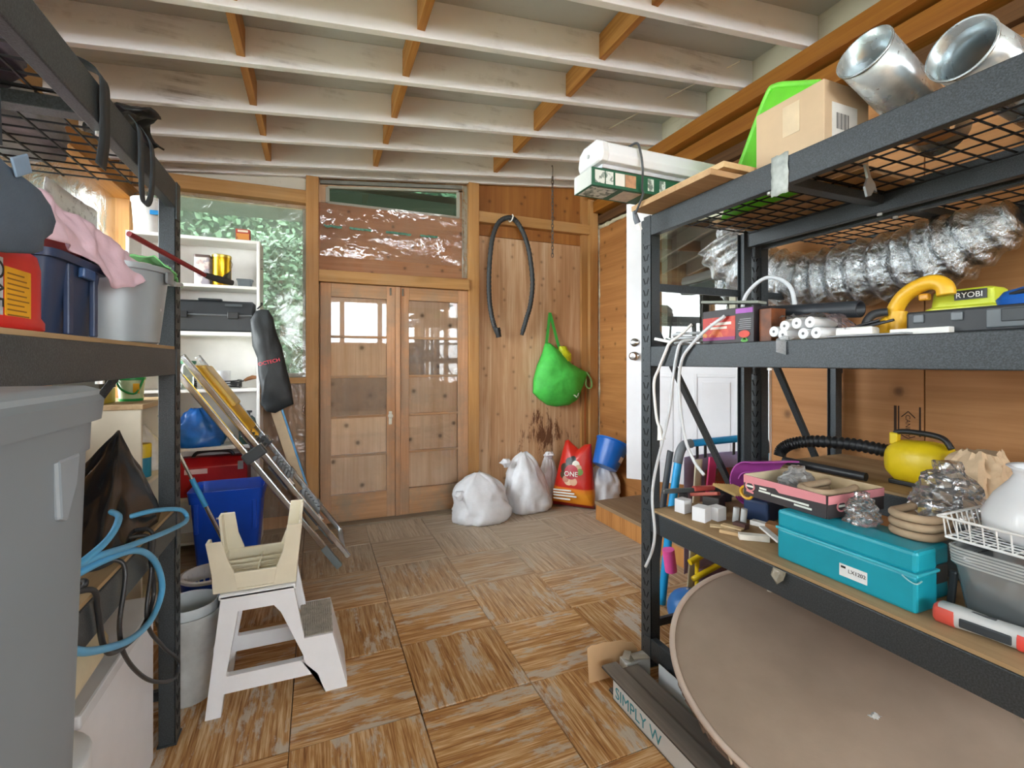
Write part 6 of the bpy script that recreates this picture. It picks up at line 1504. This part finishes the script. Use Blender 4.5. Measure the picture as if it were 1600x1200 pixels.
# ================================================================ UNDER AND BESIDE THE RIGHT RACK
# round wicker ottoman top, tilted on the bottom shelf
nrm = Vector((-.163, -.222, .961)).normalized()
qd = nrm.to_track_quat('Z', 'Y')
wt = thing('wicker_table', 'large round taupe topped wicker table tilted under the right rack', 'table', (1.584, 1.063, .32), rot=qd.to_euler())
local(wt)
M_TAUPE = plain('#a18f7f', .6, 0, .08, 6, .15, 50)
MB().lathe((0, 0, 0), [(.001, -.022), (.484, -.022), (.49, -.014), (.49, -.004), (.484, 0), (.001, 0)], 96).build('top_panel', M_TAUPE, wt, smooth=True, ang=50)
tor = [(.494 * math.cos(2 * PI * k / 96), .494 * math.sin(2 * PI * k / 96), -.002) for k in range(97)]
MB().tube(tor, .0105, 10, cap=False).build('edge_piping', plain('#cdbcae', .6, 0, .06), wt, smooth=True, ang=180)
M_WICK = plain('#7a6658', .65, 0, .35, 30)
wk = MB()
for k in range(110):
    a0 = 2 * PI * k / 110
    P_ = []
    for i in range(7):
        z = -.014 - .0065 * i; a = a0 + .09 * math.sin(i * 1.2 + k); r = .482 + (.006 if (i + k) % 2 else -.002)
        P_.append((r * math.cos(a), r * math.sin(a), z))
    wk.tube(P_, .0055, 5)
o = wk.build('wicker_weave', M_WICK, wt, smooth=True, ang=180); o['kind'] = 'stuff'
MB().lathe((0, 0, 0), [(.474, -.02), (.474, -.05), (.001, -.05)], 64, False, True).build('frame_skirt', plain('#4a3f38', .8), wt, smooth=True)
for k in range(12):
    a = 2 * PI * k / 12 + .2
    MB().tube([(.49 * math.cos(a), .49 * math.sin(a), -.015), (.493 * math.cos(a + .03), .493 * math.sin(a + .03), -.035), (.486 * math.cos(a + .02), .486 * math.sin(a + .02), -.05)], .0035, 6).build('lashing', plain('#d6c8b4', .6), wt)
tag(MB().grid(lambda u, v: (1.50 + .035 * u, .87 + .02 * v + .01 * nz(u * 4, v * 4), .298 + .012 * nz(u * 6, v * 5) + .012), 6, 4).build('tape_scrap', plain('#dfe3e2', .5), smooth=True, solid=.001), 'small crumpled silver scrap on the round table top', 'scrap')
tag(MB().grid(lambda u, v: (1.362 - .012 * v, 1.09 - .045 * u, .69 - .045 * v * (1 - abs(u - .5)) + .004 * nz(u * 8, v * 8)), 8, 6).build('tape_scrap', film('tape_film', '#d8cdb4', .3, .1, 20, .9, .02), smooth=True, ang=180, solid=.001), 'loose clear tape hanging from the lower beam below the teal case', 'tape')
# box of flooring strips
fbx = thing('flooring_box', 'opened white flooring box with blue lettering at the foot of the right rack', 'box', (1.17, 1.25, 0))
M_FB = plain('#dfe3e4', .55, 0, .04)
part(B(1.10, 1.104, .75, 1.60, 0, .085), 'front_wall', M_FB, fbx, 0); part(B(1.10, 1.33, .75, 1.60, .0, .004), 'base', M_FB, fbx, 0)
part(B(1.326, 1.33, .75, 1.60, 0, .085), 'rear_wall', M_FB, fbx, 0)
text('lettering', 'SIMPLY W', .062, plain('#3f97a6', .5), fbx, (1.0992, 1.585, .018), (0, -1, 0), (0, 0, 1))
M_LAM = wood('grey_laminate', '#8d857c', '#6a635c', 1, .6, .1, .8)
for k, (x0, x1, y0, y1, z, lab) in enumerate(((1.108, 1.195, .78, 1.64, .005, 'grey laminate strip at the bottom of the flooring box, aisle side'), (1.20, 1.30, .78, 1.62, .005, 'grey laminate strip at the bottom of the flooring box, rack side'), (1.09, 1.16, .80, 1.665, .088, 'grey laminate strip lying on the edge of the flooring box'), (1.165, 1.245, .80, 1.635, .075, 'dark edged laminate strip raised in the flooring box'))):
    t = thing('laminate_strip', lab, 'plank', (x0, y0, z), group='grey laminate strips')
    part(B(x0, x1, y0, y1, z, z + .011), 'board', M_LAM, t, .001)
    part(B(x0 - .002, x0, y0, y1, z + .002, z + .006), 'tongue', plain('#4a4440', .7), t, 0)
part(B(1.165, 1.245, .9, 1.0, .016, .075), 'spacer', plain('#6a635c', .7), fbx, 0); part(B(1.165, 1.245, 1.4, 1.5, .016, .075), 'spacer', plain('#6a635c', .7), fbx, 0)
for k, (x, y, a) in enumerate(((1.24, 1.66, .3), (1.27, 1.65, -.2), (1.22, 1.675, .8))):
    tag(MB().obox((x, y, .094 + .006 * k), (.07, .03, .004), (0, .1, a)).build('shim', plain('#b9b5a8', .6), bevel=.0005), ['lowest', 'middle', 'topmost'][k] + ' of three thin grey shims beside the rack foot', 'shim', 'grey shims')
shb = tag(B(1.20, 1.32, 1.645, 1.70, 0, .0895).build('carton', plain('#cfd2d0', .6), bevel=.002), 'little pale carton under the grey shims at the rack foot', 'box')
kp_ = MB().prism(densify([(1.06, .0), (1.20, .0), (1.29, .012), (1.305, .09), (1.28, .125), (1.25, .13), (1.225, .145), (1.19, .148), (1.165, .15), (1.13, .158), (1.10, .155), (1.07, .158), (1.05, .15)], 2), 1, 1.715, 1.718)
kraft = tag(kp_.build('kraft_paper', plain('#d8b48a', .75, 0, .06)), 'torn piece of brown kraft paper standing behind the flooring box', 'paper')
# folding children's chairs behind the rack
kc1 = thing('folding_chair', 'blue framed folding chair with lilac sling behind the right rack', 'chair', (2.1, 2.05, 0))
M_CB1 = plain('#1a9bd8', .4, 0, .06); M_CG = plain('#3c4044', .5); M_LIL = plain('#a898b8', .8, 0, .15, 14); M_PINK = plain('#e0457e', .5)
MB().tube(spline([(1.745, 2.08, .03), (1.80, 2.08, .45), (1.86, 2.08, .80), (1.88, 2.08, .865), (1.93, 2.08, .892)], 6), .022, 12).build('frame_tube', M_CB1, kc1, smooth=True, ang=180)
MB().tube(spline([(1.715, 2.12, .03), (1.77, 2.12, .45), (1.83, 2.12, .80), (1.84, 2.12, .85)], 6), .018, 12).build('frame_tube', M_CG, kc1, smooth=True, ang=180)
MB().tube(spline([(1.855, 2.08, .79), (1.872, 2.08, .85), (1.90, 2.08, .885), (1.95, 2.08, .893)], 6), .026, 12).build('corner_sleeve', plain('#6d7276', .5), kc1, smooth=True, ang=180)
MB().tube([(1.95, 2.08, .893), (2.46, 2.08, .90)], .021, 12).build('top_bar', M_CB1, kc1, smooth=True)
MB().tube(spline([(2.46, 2.08, .90), (2.52, 2.08, .88), (2.53, 2.08, .80)], 5), .024, 12).build('corner_sleeve', M_CG, kc1, smooth=True)
MB().tube([(2.53, 2.08, .80), (2.50, 2.08, .03)], .021, 12).build('frame_tube', M_CB1, kc1, smooth=True)
MB().grid(lambda u, v: (1.92 + .55 * u, 2.10 + .05 * math.sin(PI * u), .15 + .66 * v + .015 * (u - .5) ** 2), 12, 12).build('sling', M_LIL, kc1, smooth=True, ang=180, solid=.004)
MB().grid(lambda u, v: (2.10 + .36 * u, 2.088 + .045 * math.sin(PI * (u * .6 + .35)), .62 + .10 * v), 10, 3).build('printed_panel', print_mat('sling_print', '#8a6a58', ['#d8c26a', '#6a4a4a', '#c84a3a'], 14.), kc1, smooth=True, ang=180)
for x in (2.0, 2.06, 2.28, 2.33): MB().bar((x, 2.085, .88), (x + .015, 2.10, .80), .004, .018, (1, 0, 0)).build('sling_strap', M_CG, kc1)
MB().tube([(1.775, 2.04, .22), (1.755, 2.04, .34)], .032, 12).build('joint', plain('#ee5aa4', .45), kc1, smooth=True)
kc2 = thing('folding_chair', 'pink and yellow folding chair tucked in front of the blue one', 'chair', (1.95, 1.97, 0))
MB().grid(lambda u, v: (1.845 + .05 * u + .06 * v, 2.0, .10 + .72 * v), 4, 10).build('sling', plain('#e6dcc0', .8, 0, .1), kc2, smooth=True, solid=.004)
MB().obox((2.0, 1.985, .70), (.055, .012, .26), (0, .12, 0)).build('sling', M_PINK, kc2, bevel=.004)
M_CY = plain('#e6c41c', .4, 0, .05)
MB().tube([(1.82, 1.95, .295), (2.17, 1.95, .395)], .016, 12).build('arm_tube', M_CY, kc2, smooth=True)
MB().tube(spline([(1.815, 1.92, .22), (2.15, 1.92, .305), (2.19, 1.92, .30), (2.17, 1.92, .25), (2.12, 1.92, .19)], 5), .015, 12).build('arm_tube', M_CY, kc2, smooth=True, ang=180)
MB().tube([(1.87, 1.95, .004), (1.87, 1.95, .31)], .012, 10).build('leg', M_CY, kc2, smooth=True)
MB().tube([(2.12, 1.92, .0), (2.12, 1.92, .2)], .012, 10).build('leg', M_CY, kc2, smooth=True)
MB().grid(lambda u, v: (1.87 + .20 * u, 1.94, .04 + .22 * v), 5, 5).build('sling', plain('#8a6a7a', .8), kc2, smooth=True, solid=.004)
bdish = thing('play_ball', 'blue plastic ball on the floor behind the right rack post', 'ball', (1.72, 1.86, .12))
MB().lathe((1.74, 1.88, .0), [(.001, .002)] + [(.1 * math.sin(PI * k / 16), .1 - .1 * math.cos(PI * k / 16)) for k in range(1, 16)] + [(.001, .2)], 30).build('skin', plain('#2f72b8', .35, 0, .05), bdish, smooth=True, ang=180)
MB().tube([(1.74, 1.88, .199), (1.74, 1.88, .2025)], .006, 10).build('valve', plain('#d8d8d4', .5), bdish)
